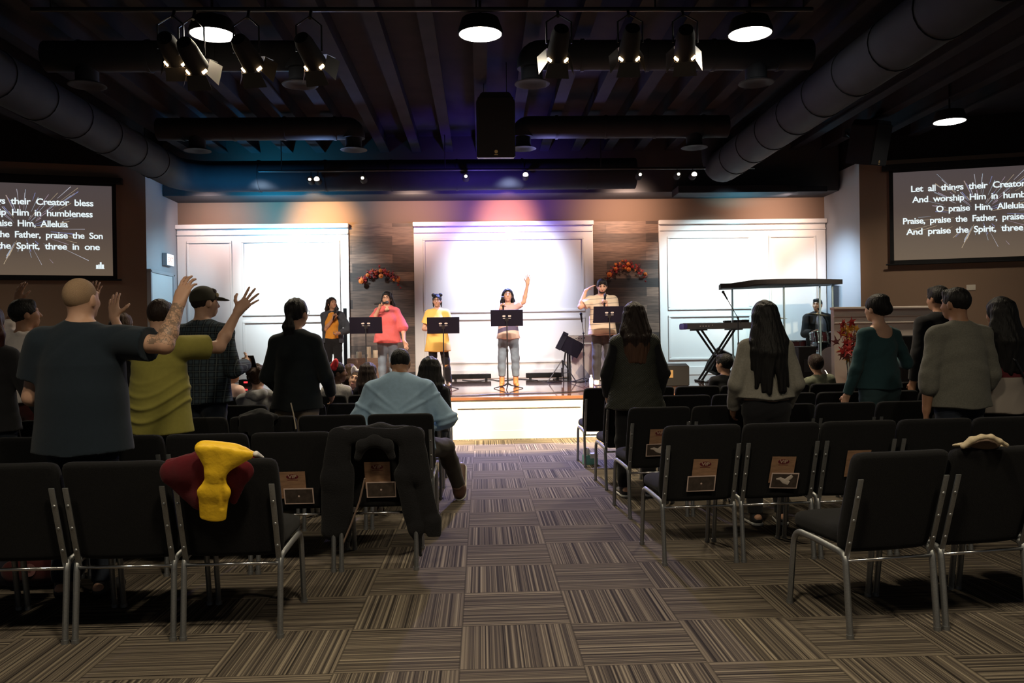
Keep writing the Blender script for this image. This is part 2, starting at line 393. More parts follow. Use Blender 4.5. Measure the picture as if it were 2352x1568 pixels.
def branch(x0, x1, y, label, drops):
    r = empty('branch_duct', ((x0+x1)/2, y, 4.80), 0, label, 'duct', 'side ducts with drop outlets')
    mb = MB(); a, b = x0-(x0+x1)/2, x1-(x0+x1)/2
    s = 1 if b > 0 else -1
    mb.tube(rounded([(a, 0, 0), (b, 0, 0), (b, 0, -.16)], .12, 6), .18, n=20)
    seams(mb, (a, 0, 0), (b-.2*s, 0, 0), .18, .8)
    mb.build('duct_run', M_duct, r, auto=40)
    for dx in drops:
        dd = dx-(x0+x1)/2
        mb = MB(); mb.cyl((dd, 0, -.05), (dd, 0, -.30), .13, n=20)
        mb.lathe([(.12, -.30), (.205, -.335), (.215, -.345), (.20, -.35), (.11, -.315)], (dd, 0, 0), n=28)
        mb.build('diffuser', M_duct, r, auto=40)
branch(-5.09, -2.12, 10.0, 'dark branch duct at the near left with round outlets, above the lit disc lamp', (-2.12, -4.62))
branch(4.07, 0.66, 10.0, 'dark branch duct at the near right between two disc lamps', (.66, 3.4))
branch(-5.09, -2.0, 13.4, 'dark branch duct at the far left, below the near left one in view', (-2.0, -4.48))
branch(4.07, 0.72, 13.4, 'dark branch duct at the far right beside the hanging loudspeaker', (.72, 3.52))
mb = MB(); mb.box((4.95, 15.95, 4.19), (2.3, .55, .14), bev=.01); mb.box((6.4, 16.02, 4.20), (.7, .4, .10), bev=.01)
mb.build('flat_duct', M_duct, label='flat rectangular duct lit cyan under the beam at the right', cat='duct')

# ------------------------------------------------------------------ disc lamps
M_disc = mat('lamp_diffuser', (.9, .9, .9), .5, emit=(1, .93, .80), estr=26.0)
lamp_labels = ['bright round ceiling lamp left of centre, in front of a branch duct', 'bright round ceiling lamp in the middle above the hanging loudspeaker',
               'bright round ceiling lamp right of the centre one, beside the thick slanting duct', 'small round ceiling lamp above the right projection screen']
for i, (x, y) in enumerate(LAMP_SPOTS):
    r = empty('ceiling_lamp', (x, y, LAMP_Z), 0, lamp_labels[i] if i < 4 else ['round ceiling lamp over the left wall', 'round ceiling lamp above the camera, left', 'round ceiling lamp above the camera, middle', 'round ceiling lamp above the camera, right'][i-4], 'ceiling lamp', 'round ceiling lamps')
    mb = MB(); mb.lathe([(.05, .17), (.20, .15), (.245, .02), (.245, -.015), (.232, -.015), (.232, .0), (.05, .02)], n=40); mb.cyl((0, 0, .15), (0, 0, .65), .015, n=8)
    mb.build('housing', M_black, r, auto=40)
    mb = MB(); mb.lathe([(.228, .004), (.228, -.012), (.20, -.02)], n=40); mb.build('diffuser', M_disc, r, auto=40)
    d = bpy.data.lights.new('lamp_light', 'AREA'); d.shape = 'DISK'; d.size = .42; d.energy = LAMP_WATTS*(1.0, 1.0, 1.0, .75, 1.0, .5, 1.15, .5)[i]; d.color = (1, .84, .58); d.spread = math.radians(135)
    l = bpy.data.objects.new('lamp_light', d); COL.objects.link(l); l.parent = r; l.location = (0, 0, -.03)

# ------------------------------------------------------------------ stacking chairs
def rounded_pad(w, d, h, puff, n=14, p=7.0):
    """soft cushion: superellipse slab with a crowned top, z from 0 to h"""
    bm = bmesh.new(); r = bmesh.ops.create_cube(bm, size=1.0)
    bmesh.ops.subdivide_edges(bm, edges=bm.edges[:], cuts=n, use_grid_fill=True)
    for v in bm.verts:
        x, y, z = v.co*2
        m = max(abs(x), abs(y), abs(z))
        q = (abs(x)**p+abs(y)**p+abs(z)**3.2)**(1/p) if m > 0 else 1
        x, y, z = x/q, y/q, z/max(1, q*.98)
        crown = (1-abs(x)**4)*(1-abs(y)**4)
        v.co = Vector((x*w/2, y*d/2, (z*.5+.5)*h + (puff*crown if z > 0 else 0)))
    return bm
def make_chair():
    root = empty('stacking_chair', (0, 0, 0), 0, 'x', 'chair')
    m = MB(); m.bm.free(); m.bm = rounded_pad(.455, .47, .075, .022)
    bmesh.ops.translate(m.bm, verts=m.bm.verts, vec=(0, .02, .40)); m.build('seat', M_fabric, root, smooth=True)
    # padded back, leaning and slightly hollow
    m = MB(); m.bm.free(); m.bm = rounded_pad(.480, .505, .058, .012, 18, 13.0)
    for v in m.bm.verts:
        x, y, z = v.co; t = (y+.25)/.5
        hol = .018*(x/.234)**2
        wx = x*(1.0-.05*max(0, .25-t)/.25)
        # y of the pad runs up the back; z of the pad points to the sitter
        v.co = Vector((wx, -.195-.150*t+z-.03+hol, .375+.475*t))
    m.build('backrest', M_fabric, root, smooth=True)
    for s in (-1, 1):
        x = .224*s
        rear = rounded([(x, -.262, .004), (x, -.232, .375), (x, .0, .388)], .05, 5)
        front = rounded([(x, .0, .388), (x, .205, .392), (x, .262, .004)], .075, 7)
        for p in (rear, front):
            mb = MB(); mb.tube(p, .0165, n=8, flat=.85, side=(1, 0, 0))
            e = p[0] if p is rear else p[-1]
            mb.cyl((e[0], e[1], 0), (e[0], e[1], .018), .0175, n=10); mb.build('leg', M_tube, root, auto=50)
        mb = MB()
        a, b = Vector((x*.965, -.226, .345)), Vector((x*.965, -.348, .735))
        d = (b-a).normalized(); R = Matrix((Vector((1, 0, 0)), d.cross(Vector((1, 0, 0))), d)).transposed()
        mb.box((a+b)/2, (.026, .008, (b-a).length), R, bev=.002)
        for t in (.22, .50, .78):
            p = a+(b-a)*t; mb.ball(p+Vector((0, -.005, 0)), (.008, .005, .008), 8)
        mb.build('back_support', M_tube, root, auto=40)
    mb = MB(); mb.cyl((-.222, -.236, .343), (.222, -.236, .343), .0085, n=10); mb.build('stretcher', M_chrome, root, smooth=True)
    return root
def R_(deg): return math.radians(deg)
CHAIR = make_chair(); chair_used = [False]
ORD = ['aisle chair', 'second chair from the aisle', 'third chair from the aisle', 'fourth chair from the aisle', 'fifth chair from the aisle', 'sixth chair from the aisle', 'seventh chair from the aisle', 'eighth chair from the aisle', 'ninth chair from the aisle']
CHAIRS = {}
def place_chair(key, x, y, rz, label, group):
    """x, y: middle between the rear feet"""
    o = CHAIR if not chair_used[0] else copy_tree(CHAIR); chair_used[0] = True
    o.rotation_euler = (0, 0, rz)
    o.location = Vector((x, y, 0)) + Matrix.Rotation(rz, 3, 'Z') @ Vector((0, .262, 0))
    o['label'] = label; o['group'] = group; CHAIRS[key] = o
NAMES = ['nearest', 'second', 'third', 'fourth', 'fifth', 'sixth']
def row(side, k, xa, ya, ang, n, pitch=.494, notes={}):
    """row k on one side of the aisle; xa, ya: rear foot of the chair at the aisle"""
    for i in range(n):
        s = -1 if side == 'left' else 1
        c = (i+.5)*pitch-.012
        x, y = xa+s*c*math.cos(ang), ya+s*c*math.sin(ang)
        lab = 'black padded %s of the %s row, %s block' % (ORD[i], NAMES[k], side)
        if i in notes: lab = notes[i]
        place_chair((side, k, i), x, y, ang, lab, 'chairs of the %s row, %s block' % (NAMES[k], side))
row('left', 0, -.95, 3.91, 0, 4, notes={0: 'black padded chair under the yellow and maroon garments, nearest row, left block'})
row('left', 1, -.40, 5.00, 0, 6, notes={0: 'black padded chair draped with a black coat, second row of left block'})
row('left', 2, -.36, 6.10, 0, 8, notes={0: 'black padded aisle chair with the man in a light blue shirt on it'})
row('left', 3, -.36, 7.22, 0, 8)
row('left', 4, -.36, 8.32, 0, 9)
row('left', 5, -.36, 9.40, 0, 9)
row('right', 0, 1.64, 3.69, R_(9), 3, notes={0: 'black padded chair at the very front right with its bent leg tubes in full view'})
row('right', 1, 1.075, 4.955, R_(4), 6, notes={0: 'black padded aisle chair with two cards in its back, second row of right block'})
row('right', 2, 1.10, 6.26, R_(4), 7)
row('right', 3, 1.10, 7.45, R_(3), 8)
row('right', 4, 1.075, 8.78, R_(2), 9, notes={0: 'black padded aisle chair standing out against the cream stage front'})

# ------------------------------------------------------------------ cards in the chair backs
M_card = mat('printed_card', (.30, .17, .10), .6, noise=(60, .5), stretch=(.3, 1, 3))
M_cardred = mat('card_emblem', (.12, .012, .018), .6)
M_ink = mat('card_lettering', (.42, .30, .22), .6)
M_photo = mat('photo_print', (.06, .045, .038), .4, noise=(28, .9))
M_photoedge = mat('photo_border', (.62, .47, .42), .5)
M_pale = mat('photo_pale_hand', (.60, .52, .46), .5)
def text_bm(body, size, depth=0.0, align='CENTER', bold=0.0, sx=1.0, space=1.0, word=1.0):
    cu = bpy.data.curves.new('lettering', 'FONT'); cu.body = body; cu.size = size; cu.align_x = align; cu.align_y = 'CENTER'
    cu.extrude = depth; cu.offset = bold; cu.resolution_u = 3; cu.space_character = space; cu.space_word = word
    o = bpy.data.objects.new('lettering', cu); COL.objects.link(o); bpy.context.view_layer.update()
    me = bpy.data.meshes.new_from_object(o.evaluated_get(bpy.context.evaluated_depsgraph_get()))
    bpy.data.objects.remove(o); bpy.data.curves.remove(cu)
    bm = bmesh.new(); bm.from_mesh(me); bpy.data.meshes.remove(me)
    for v in bm.verts: v.co.x *= sx
    return bm
def back_frame(ch, up, dx=0.0, out=.012):
    """matrix of a card standing against the rear of a chair back, `up` metres above the back's bottom edge"""
    t = up/.475; ang = math.atan2(.150, .475)
    loc = Vector((dx, -.195-.150*t-.030-out, .375+up))
    # card x -> chair +x, card y -> up the back, card z -> out of the back
    Rx = Matrix(((1, 0, 0, 0), (0, -math.sin(ang), -math.cos(ang), 0), (0, math.cos(ang), -math.sin(ang), 0), (0, 0, 0, 1)))
    bpy.context.view_layer.update()
    return ch.matrix_world @ Matrix.Translation(loc) @ Rx
def vip_card(ch, dx, up, label, tilt=0.0):
    M = back_frame(ch, up, dx, .010) @ Matrix.Rotation(tilt, 4, 'Z')
    r = empty('vip_card', (0, 0, 0), 0, label, 'card', 'cards tucked into the chair backs'); r.matrix_world = M
    mb = MB(); mb.box((0, 0, 0), (.152, .175, .0012)); mb.build('sheet', M_card, r)
    mb = MB(); mb.lathe([(.001, 0), (.036, 0), (.036, .0006), (.001, .0008)], n=32)
    for v in mb.bm.verts: v.co = Vector((v.co.x, v.co.y*.44+.055, v.co.z+.0008))
    mb.build('emblem', M_cardred, r)
    mb = MB(); mb.bm.free(); mb.bm = text_bm('ViP', .030, .0003, bold=.0008, sx=1.25)
    for v in mb.bm.verts: v.co += Vector((0, .055, .0022))
    mb.build('lettering', M_ink, r)
    mb = MB(); mb.box((0, .033, .0008), (.062, .003, .0008)); mb.build('underline', M_cardred, r)
    return r
def photo_card(ch, dx, up, label, hand=False, tilt=0.0):
    M = back_frame(ch, up, dx, .014) @ Matrix.Rotation(tilt, 4, 'Z')
    r = empty('photo_card', (0, 0, 0), 0, label, 'card', 'cards tucked into the chair backs'); r.matrix_world = M
    mb = MB(); mb.box((0, 0, 0), (.176, .104, .0012)); mb.build('border', M_photoedge, r)
    mb = MB(); mb.box((0, 0, .0009), (.162, .090, .001)); mb.build('picture', M_photo, r)
    if hand:
        mb = MB(); mb.tube([(-.055, .012, .0016), (-.03, .014, .0018), (.0, -.004, .0018), (.03, -.016, .0018)], [.004, .010, .016, .014], n=8)
        mb.tube([(.005, .0, .0018), (.03, .02, .0018), (.045, .035, .0018)], [.012, .014, .010], n=8)
        for v in mb.bm.verts: v.co.z = .0016+max(0, v.co.z-.0016)*.1
        mb.build('pale_figure', M_pale, r)
    else:
        mb = MB(); mb.lathe([(.001, .0012), (.006, .0012), (.006, .0018), (.001, .0018)], n=12)
        mb.build('bright_spot', M_photoedge, r)
    return r
vip_card(CHAIRS['left', 1, 1], -.005, .155, 'brown card with a dark red oval in the chair back right of the yellow garment')
photo_card(CHAIRS['left', 1, 1], .025, .085, 'dark photo card in front of the brown one, right of the yellow garment')
vip_card(CHAIRS['left', 1, 0], .005, .205, 'brown card with a dark red oval framed by the black coat')
photo_card(CHAIRS['left', 1, 0], .022, .115, 'dark photo card below the oval card, framed by the black coat')
vip_card(CHAIRS['right', 1, 0], .02, .185, 'brown oval card above a bordered dark photo, right aisle chair', -.03)
photo_card(CHAIRS['right', 1, 0], .005, .115, 'dark photo card with a full pale border on the right aisle chair')
vip_card(CHAIRS['right', 1, 1], .015, .185, 'brown oval card above the photo of a pale hand, right block', -.04)
photo_card(CHAIRS['right', 1, 1], .035, .115, 'dark photo card showing a pale hand, right block', True, -.05)
vip_card(CHAIRS['right', 2, 0], .0, .225, 'brown card half hidden behind the right aisle chair with two cards')
photo_card(CHAIRS['right', 2, 0], -.01, .145, 'small photo card with a pale figure, half hidden behind a right aisle chair', True)
vip_card(CHAIRS['right', 1, 2], .0, .21, 'brown card whose top edge peeks over the very front right chair')

# ------------------------------------------------------------------ distance-field modelling for bodies and soft things
V3 = lambda *a: np.array(a, float)
class Field:
    """smooth unions of tapered limbs and ellipsoids, meshed as ONE closed surface"""
    def __init__(s): s.P = []
    def cap(s, a, b, ra, rb=None, k=.03, clip=(), flat=1.0, axis=None, sub=False):
        """tapered limb a-b; flat<1 squashes the section along `axis`; clip: [(point, normal)] keeps the side behind each plane"""
        rb = ra if rb is None else rb
        s.P.append(('c', np.array(a, float), np.array(b, float), ra, rb, k, clip, flat, None if axis is None else np.array(axis, float)/np.linalg.norm(axis), sub)); return s
    def chain(s, pts, rs, k=.03, **kw):
        for i in range(len(pts)-1): s.cap(pts[i], pts[i+1], rs[i], rs[i+1], k, **kw)
        return s
    def ell(s, c, r, R=None, k=.03, clip=(), sub=False):
        s.P.append(('e', np.array(c, float), np.array(r, float), None if R is None else np.array(R, float), k, clip, sub)); return s
    def grown(s, t, k=None):
        f = Field()
        for p in s.P:
            if p[0] == 'c': f.P.append((*p[:3], p[3]+t, p[4]+t, p[5] if k is None else k, *p[6:]))
            else: f.P.append((p[0], p[1], p[2]+t, *p[3:]))
        return f
    def mesh(s, h, cuts=(), pad=.02):
        lo = np.full(3, 1e9); hi = -lo
        boxes = []
        for p in s.P:
            if p[0] == 'c':
                m = max(p[3], p[4]); a = np.minimum(p[1], p[2])-m; b = np.maximum(p[1], p[2])+m; k = p[5]; sub = p[9]
            else:
                m = p[2].max() if p[3] is not None else p[2]
                a = p[1]-m; b = p[1]+m; k = p[4]; sub = p[6]
            boxes.append((a-k-2.5*h, b+k+2.5*h))
            if not sub: lo = np.minimum(lo, a); hi = np.maximum(hi, b)
        lo -= pad; hi += pad
        N = np.ceil((hi-lo)/h).astype(int)+1
        D = np.full(N, .5, np.float32)
        ax = [lo[i]+h*np.arange(N[i]) for i in range(3)]
        for p, (a, b) in zip(s.P, boxes):
            i0 = np.clip(((a-lo)/h).astype(int), 0, N); i1 = np.clip(((b-lo)/h).astype(int)+2, 0, N)
            if (i1 <= i0).any(): continue
            X = ax[0][i0[0]:i1[0]][:, None, None]; Y = ax[1][i0[1]:i1[1]][None, :, None]; Z = ax[2][i0[2]:i1[2]][None, None, :]
            if p[0] == 'c':
                A, B, ra, rb, k, clip, flat, axis, sub = p[1:]
                px, py, pz = X-A[0], Y-A[1], Z-A[2]; d = B-A; L = max(d@d, 1e-12)
                t = np.clip((px*d[0]+py*d[1]+pz*d[2])/L, 0, 1)
                qx, qy, qz = px-t*d[0], py-t*d[1], pz-t*d[2]
                if axis is not None and flat != 1.0:
                    w = qx*axis[0]+qy*axis[1]+qz*axis[2]
                    q2 = qx*qx+qy*qy+qz*qz; q = np.sqrt(np.maximum(q2+w*w*(1/flat**2-1), 1e-12))
                    g = np.sqrt(np.maximum(q2+w*w*(1/flat**4-1), 1e-12))
                    dist = (q-(ra+(rb-ra)*t))*q/g
                else:
                    dist = np.sqrt(qx*qx+qy*qy+qz*qz)-(ra+(rb-ra)*t)
            else:
                C, r, R, k, clip, sub = p[1:]
                x, y, z = X-C[0], Y-C[1], Z-C[2]
                if R is not None:
                    x, y, z = (x*R[0, 0]+y*R[1, 0]+z*R[2, 0], x*R[0, 1]+y*R[1, 1]+z*R[2, 1], x*R[0, 2]+y*R[1, 2]+z*R[2, 2])
                k0 = np.sqrt((x/r[0])**2+(y/r[1])**2+(z/r[2])**2)
                k1 = np.sqrt((x/r[0]**2)**2+(y/r[1]**2)**2+(z/r[2]**2)**2)
                dist = k0*(k0-1)/np.maximum(k1, 1e-6)
            for (c, n) in clip:
                n = np.array(n, float); n = n/np.linalg.norm(n)
                dist = np.maximum(dist, (X-c[0])*n[0]+(Y-c[1])*n[1]+(Z-c[2])*n[2])
            S = D[i0[0]:i1[0], i0[1]:i1[1], i0[2]:i1[2]]
            if sub: a_, b_ = -S, dist
            else: a_, b_ = S, dist
            hh = np.maximum(k-np.abs(a_-b_), 0)/max(k, 1e-6)
            u = np.minimum(a_, b_)-hh*hh*k*.25
            D[i0[0]:i1[0], i0[1]:i1[1], i0[2]:i1[2]] = -u if sub else u
        for (c, n) in cuts:
            n = np.array(n, float); n = n/np.linalg.norm(n)
            D = np.maximum(D, ((ax[0]-c[0])*n[0])[:, None, None]+((ax[1]-c[1])*n[1])[None, :, None]+((ax[2]-c[2])*n[2])[None, None, :]).astype(np.float32)
        return surface_net(D, lo, h)
def surface_net(D, lo, h):
    D[0], D[-1], D[:, 0], D[:, -1], D[:, :, 0], D[:, :, -1] = .5, .5, .5, .5, .5, .5
    I = D < 0
    n = np.array(D.shape)
    cnt = np.zeros(n-1, np.uint8)
    for dx in (0, 1):
        for dy in (0, 1):
            for dz in (0, 1): cnt += I[dx:n[0]-1+dx, dy:n[1]-1+dy, dz:n[2]-1+dz]
    cells = np.argwhere((cnt > 0) & (cnt < 8))
    idx = np.full(n-1, -1, np.int32); idx[tuple(cells.T)] = np.arange(len(cells))
    acc = np.zeros((len(cells), 3)); c = np.zeros(len(cells))
    corners = [(a, b, d) for a in (0, 1) for b in (0, 1) for d in (0, 1)]
    vals = {q: D[cells[:, 0]+q[0], cells[:, 1]+q[1], cells[:, 2]+q[2]] for q in corners}
    for q in corners:
        for axis in range(3):
            if q[axis]: continue
            r = list(q); r[axis] = 1; r = tuple(r)
            a, b = vals[q], vals[r]; m = (a < 0) != (b < 0)
            t = np.where(m, a/np.where(m, a-b, 1), 0)
            pos = np.array(q, float)[None, :].repeat(len(cells), 0); pos[:, axis] += t
            acc[m] += pos[m]; c[m] += 1
    verts = (cells+acc/c[:, None])*h+lo
    quads = []
    for axis in range(3):
        o1, o2 = [(1, 2), (2, 0), (0, 1)][axis]
        a = I.take(np.arange(n[axis]-1), axis); b = I.take(np.arange(1, n[axis]), axis)
        e = np.argwhere(a != b); e = e[(e[:, o1] > 0) & (e[:, o2] > 0)]
        flip = a[tuple(e.T)]
        u1 = np.zeros(3, int); u1[o1] = 1; u2 = np.zeros(3, int); u2[o2] = 1
        ok = (e[:, o1] < n[o1]-1) & (e[:, o2] < n[o2]-1) & (e[:, axis] < n[axis]-1); e, flip = e[ok], flip[ok]
        A = idx[tuple((e-u1-u2).T)]; B = idx[tuple((e-u2).T)]; C_ = idx[tuple(e.T)]; E_ = idx[tuple((e-u1).T)]
        q = np.stack([A, B, C_, E_], 1); q[~flip] = q[~flip][:, ::-1]; quads.append(q)
    return verts, np.concatenate(quads)
def normals_of(v, q):
    a = np.cross(v[q[:, 2]]-v[q[:, 0]], v[q[:, 3]]-v[q[:, 1]]); N = np.zeros_like(v)
    for i in range(4): np.add.at(N, q[:, i], a)
    return N/np.maximum(np.linalg.norm(N, axis=1, keepdims=True), 1e-12)
def soft_obj(name, field, h, mats, parent=None, cuts=(), fold=None, region=None, label=None, cat=None, group=None):
    """fold(points)->offset along the normals; region(points)->bool mask of faces that take the second material"""
    v, q = field.mesh(h, cuts) if isinstance(field, Field) else field
    if fold is not None: v = v+normals_of(v, q)*fold(v)[:, None]
    me = bpy.data.meshes.new(name)
    me.vertices.add(len(v)); me.vertices.foreach_set('co', v.astype(np.float32).ravel())
    me.loops.add(len(q)*4); me.loops.foreach_set('vertex_index', q.astype(np.int32).ravel())
    me.polygons.add(len(q)); me.polygons.foreach_set('loop_start', np.arange(len(q), dtype=np.int32)*4)
    me.polygons.foreach_set('use_smooth', np.ones(len(q), bool))
    for m in (mats if isinstance(mats, (list, tuple)) else [mats]): me.materials.append(m)
    if region is not None: me.polygons.foreach_set('material_index', region(v[q].mean(1)).astype(np.int32))
    me.update(calc_edges=True); me.validate()
    o = bpy.data.objects.new(name, me); COL.objects.link(o)
    if parent is not None: o.parent = parent
    return tag(o, label, cat, group)
def wrinkles(amp=.004, f=(9, 9, 26), seed=0, warp=1.0):
    r = np.random.RandomState(seed); ph = r.rand(8)*6.28
    def fn(p):
        x, y, z = p.T
        w = np.sin(x*7+ph[0])+np.sin(y*9+ph[1])+np.sin(z*6+ph[2])
        a = np.sin(x*f[0]+y*f[1]*.6+z*f[2]+2.1*warp*w+ph[3]); b = np.sin(-x*f[0]*1.7+z*f[2]*.8+1.6*warp*w+ph[4])
        return amp*(a*np.abs(b)+.5*b*b-.3)
    return fn

# ------------------------------------------------------------------ people
def skin(name, c): return mat('skin_'+name, c, .5, spec=.35, noise=(14, .12), bump=(220, .05))
SK_LIGHT = skin('light', (.56, .33, .23)); SK_MID = skin('mid', (.43, .235, .15)); SK_TAN = skin('tan', (.34, .175, .105)); SK_DARK = skin('dark', (.13, .065, .04))
def hairm(name, c): return mat('hair_'+name, c, .55, spec=.22, noise=(30, .55), bump=(70, .9), stretch=(1, 1, .10))
H_BLACK = hairm('black', (.010, .009, .009)); H_BROWN = hairm('brown', (.045, .022, .012)); H_DKBROWN = hairm('dark_brown', (.022, .013, .010))
H_AUBURN = hairm('auburn', (.035, .010, .008)); H_TIPS = hairm('light_ends', (.085, .042, .026)); H_BUZZ = mat('hair_buzz', (.34, .22, .13), .8, noise=(300, .5), bump=(400, .4))
M_eye = mat('eye_dark', (.015, .010, .008), .2); M_lip = mat('lips', (.38, .12, .10), .45); M_brow = mat('eyebrow', (.02, .013, .01), .7)
def cloth(name, c, **kw): return mat('cloth_'+name, c, kw.pop('rough', .9), spec=.2, sheen=kw.pop('sheen', .1), noise=kw.pop('noise', (40, .12)), bump=kw.pop('bump', (320, .15)), **kw)
C_BLACK = cloth('black', (.010, .010, .012)); C_DKJEANS = cloth('dark_jeans', (.020, .026, .040), noise=(12, .5)); C_JEANS = cloth('pale_jeans', (.17, .22, .28), noise=(9, .45))
M_sole = mat('white_sole', (.75, .74, .70), .6); M_shoe_blk = mat('black_shoe', (.015, .015, .017), .5)

def rotx(a): c, s = math.cos(a), math.sin(a); return np.array([[1, 0, 0], [0, c, -s], [0, s, c]])
def roty(a): c, s = math.cos(a), math.sin(a); return np.array([[c, 0, s], [0, 1, 0], [-s, 0, c]])
def rotz(a): c, s = math.cos(a), math.sin(a); return np.array([[c, -s, 0], [s, c, 0], [0, 0, 1]])
def unit(v): v = np.array(v, float); return v/max(np.linalg.norm(v), 1e-9)
def hand(f, W, d, n, side, s=1.0, curl=(.25, .35, .25), spread=.12, thumb=.75, grip=False):
    """palm, four bent fingers and a thumb; d: finger direction, n: palm normal, side +1 right hand"""
    d = unit(d); n = unit(np.array(n, float)-d*np.dot(n, d)); t = np.cross(d, n)*side
    for tb, L in ((.029, .088), (.010, .093), (-.010, .089), (-.028, .080)):
        f.cap(W+t*tb*.55*s, W+d*L*s+t*tb*s, .0165*s, .0115*s, k=.016)
    f.cap(W+t*.022*s+d*.02*s+n*.006*s, W+t*.034*s+d*.055*s+n*.008*s, .016*s, .012*s, k=.016)     # thumb ball
    segs = [(.029, .090, (.042, .026, .021), 1.0), (.010, .095, (.046, .030, .022), .35), (-.010, .091, (.043, .028, .021), -.35), (-.028, .081, (.034, .021, .018), -1.0)]
    for i, (tb, L, ln, sp) in enumerate(segs):
        dd = d*math.cos(sp*spread)+t*math.sin(sp*spread)
        p = W+d*L*s+t*tb*s; a = 0; r = .0093 if i < 3 else .0080
        for j, l in enumerate(ln):
            a += curl[j]*(1+.12*i)
            q = p+(dd*math.cos(a)+n*math.sin(a))*l*s
            f.cap(p, q, (r-.0007*j)*s, (r-.0007*(j+1))*s, k=.005); p = q
    p = W+t*.030*s+d*.030*s+n*.004*s
    for j, (l, r) in enumerate(((.040, .0125), (.032, .0108), (.026, .0098))):
        a = thumb*(1-.30*j)
        dv = unit(d*math.cos(a)+t*math.sin(a)+n*((.9 if grip else .22)+.25*j*(2 if grip else 1)))
        q = p+dv*l*s; f.cap(p, q, r*s, (r-.0012)*s, k=.009); p = q
    return t, n
class Person: pass
def person(label, X, Y, H, face=0.0, z0=0.0, b=1.0, sex='m', seat=None, lean=0.0, tilt=0.0, hyaw=0.0, hpitch=0.0, hroll=0.0,
           R=None, L=None, legs=None, skin_m=SK_MID, vox=.008, child=False, hands={}, eyes=False, group=None, body_mats=None, body_region=None, stance=.105, beard=None):
    """R, L: (elbow, wrist) as world points (Vector) or directions in the person's own frame; face: degrees turned left from looking at the stage"""
    p = Person(); s = H/1.75; sb = s*b
    hs = s if not child else max(s, .62+.38*s)*1.0
    root = empty('person', (X, Y, z0), R_(face), label, 'person', group); p.root = root
    inv = (Matrix.Translation((X, Y, z0)) @ Matrix.Rotation(R_(face), 4, 'Z')).inverted()
    loc = lambda q: np.array(inv @ q)
    pz = .935*s if seat is None else seat+.115*s
    P0 = V3(0, 0, pz); T = rotx(-R_(lean)) @ roty(R_(tilt))
    tp = lambda x, y, z: P0+T @ V3(x*s, y*s, (z-.935)*s)
    fem = sex == 'f'
    sw = (.156 if fem else .178)*(.55+.45*b); p.fem = fem and not child
    up = T @ V3(0, 0, 1); fwd = T @ V3(0, 1, 0)
    Rh = T @ rotz(R_(hyaw)) @ rotx(R_(hpitch)) @ roty(R_(hroll))
    nk = tp(0, -.005, 1.475); hc = nk+T @ V3(0, .018*s, .055*s)+Rh @ V3(0, .012*hs, .105*hs)
    hp = lambda x, y, z: hc+Rh @ V3(x*hs, y*hs, z*hs)
    p.hp, p.hc, p.Rh, p.hs, p.s, p.b, p.tp, p.T, p.fwd, p.up, p.sw = hp, hc, Rh, hs, s, b, tp, T, fwd, up, sw
    f = Field()
    # head first: skull, jaw, face
    f.ell(hp(0, -.012, .022), (.074*hs, .094*hs, .088*hs), Rh, k=.01)
    f.ell(hp(0, .030, -.040), (.058*hs, .062*hs, .072*hs), Rh, k=.05*hs)
    f.ell(hp(0, .060, -.092), (.026*hs, .024*hs, .020*hs), Rh, k=.03*hs)
    f.cap(hp(0, .090, .005), hp(0, .108, -.030), .009*hs, .0135*hs, k=.016*hs)
    for q in (-1, 1):
        f.ell(hp(q*.030, .066, -.030), (.022*hs, .024*hs, .024*hs), Rh, k=.02*hs)
        f.ell(hp(q*.031, .094, .012), (.015*hs, .012*hs, .011*hs), Rh, k=.012*hs, sub=True)
        f.cap(hp(q*.014, .088, .028), hp(q*.046, .074, .028), .009*hs, .008*hs, k=.014*hs)
        f.ell(hp(q*.077, -.004, -.012), (.010*hs, .021*hs, .033*hs), Rh, k=.008*hs)
    f.cap(hp(-.018, .088, -.062), hp(.018, .088, -.062), .007*hs, k=.010*hs)
    f.cap(hp(-.015, .086, -.074), hp(.015, .086, -.074), .0075*hs, k=.010*hs)
    nr = (.047 if fem else .056)*s*(.75+.25*b)
    f.cap(tp(0, -.012, 1.41), hp(0, -.018, -.055), nr*1.12, nr, k=.03)
    # trunk
    hipw, wst, che = (.158, .120, .140) if fem else (.150, .140, .160)
    if child: hipw, wst, che = .140, .135, .138
    f.cap(tp(-.07, 0, .93), tp(.07, 0, .93), .108*sb, k=.05, flat=.85, axis=fwd)
    f.cap(tp(0, 0, .95), tp(0, .005, 1.09), hipw*sb, wst*sb, k=.06, flat=.70, axis=fwd)
    f.cap(tp(0, .005, 1.09), tp(0, 0, 1.28), wst*sb, che*sb, k=.06, flat=.68, axis=fwd)
    f.cap(tp(0, 0, 1.28), tp(0, -.005, 1.37), che*sb, .115*sb, k=.05, flat=.66, axis=fwd)
    if fem and not child:
        for q in (-1, 1): f.ell(tp(q*.07, .075*b, 1.24), V3(.062, .06, .062)*sb, k=.04)
    p.arm = {}
    for q, spec, nm in ((1, R, 'R'), (-1, L, 'L')):
        ua, fa = .300*s, .262*s
        if spec is None: spec = ((q*.16, .02, -1), (q*.06, .22, -1))
        S = tp(q*sw, -.005, 1.392)
        e, wv = spec
        if isinstance(e, Vector): e = loc(e)
        else: e = S+T @ unit(e)*ua
        raise_ = max(-.15, unit(e-S)[2])
        S = S+up*.055*s*max(0, raise_+.15)-T @ V3(q, 0, 0)*.02*s*max(0, raise_)
        wv = loc(wv) if isinstance(wv, Vector) else e+unit(wv)*fa
        ar = .050*s*(.6+.4*b)*(.86 if fem else 1)
        f.cap(tp(q*.035, -.018, 1.438), S, .048*sb, .050*sb*(.88 if fem else 1), k=.04)
        f.chain([S, e], [ar*1.12, ar*.86], k=.03)
        m = e+(wv-e)*.3
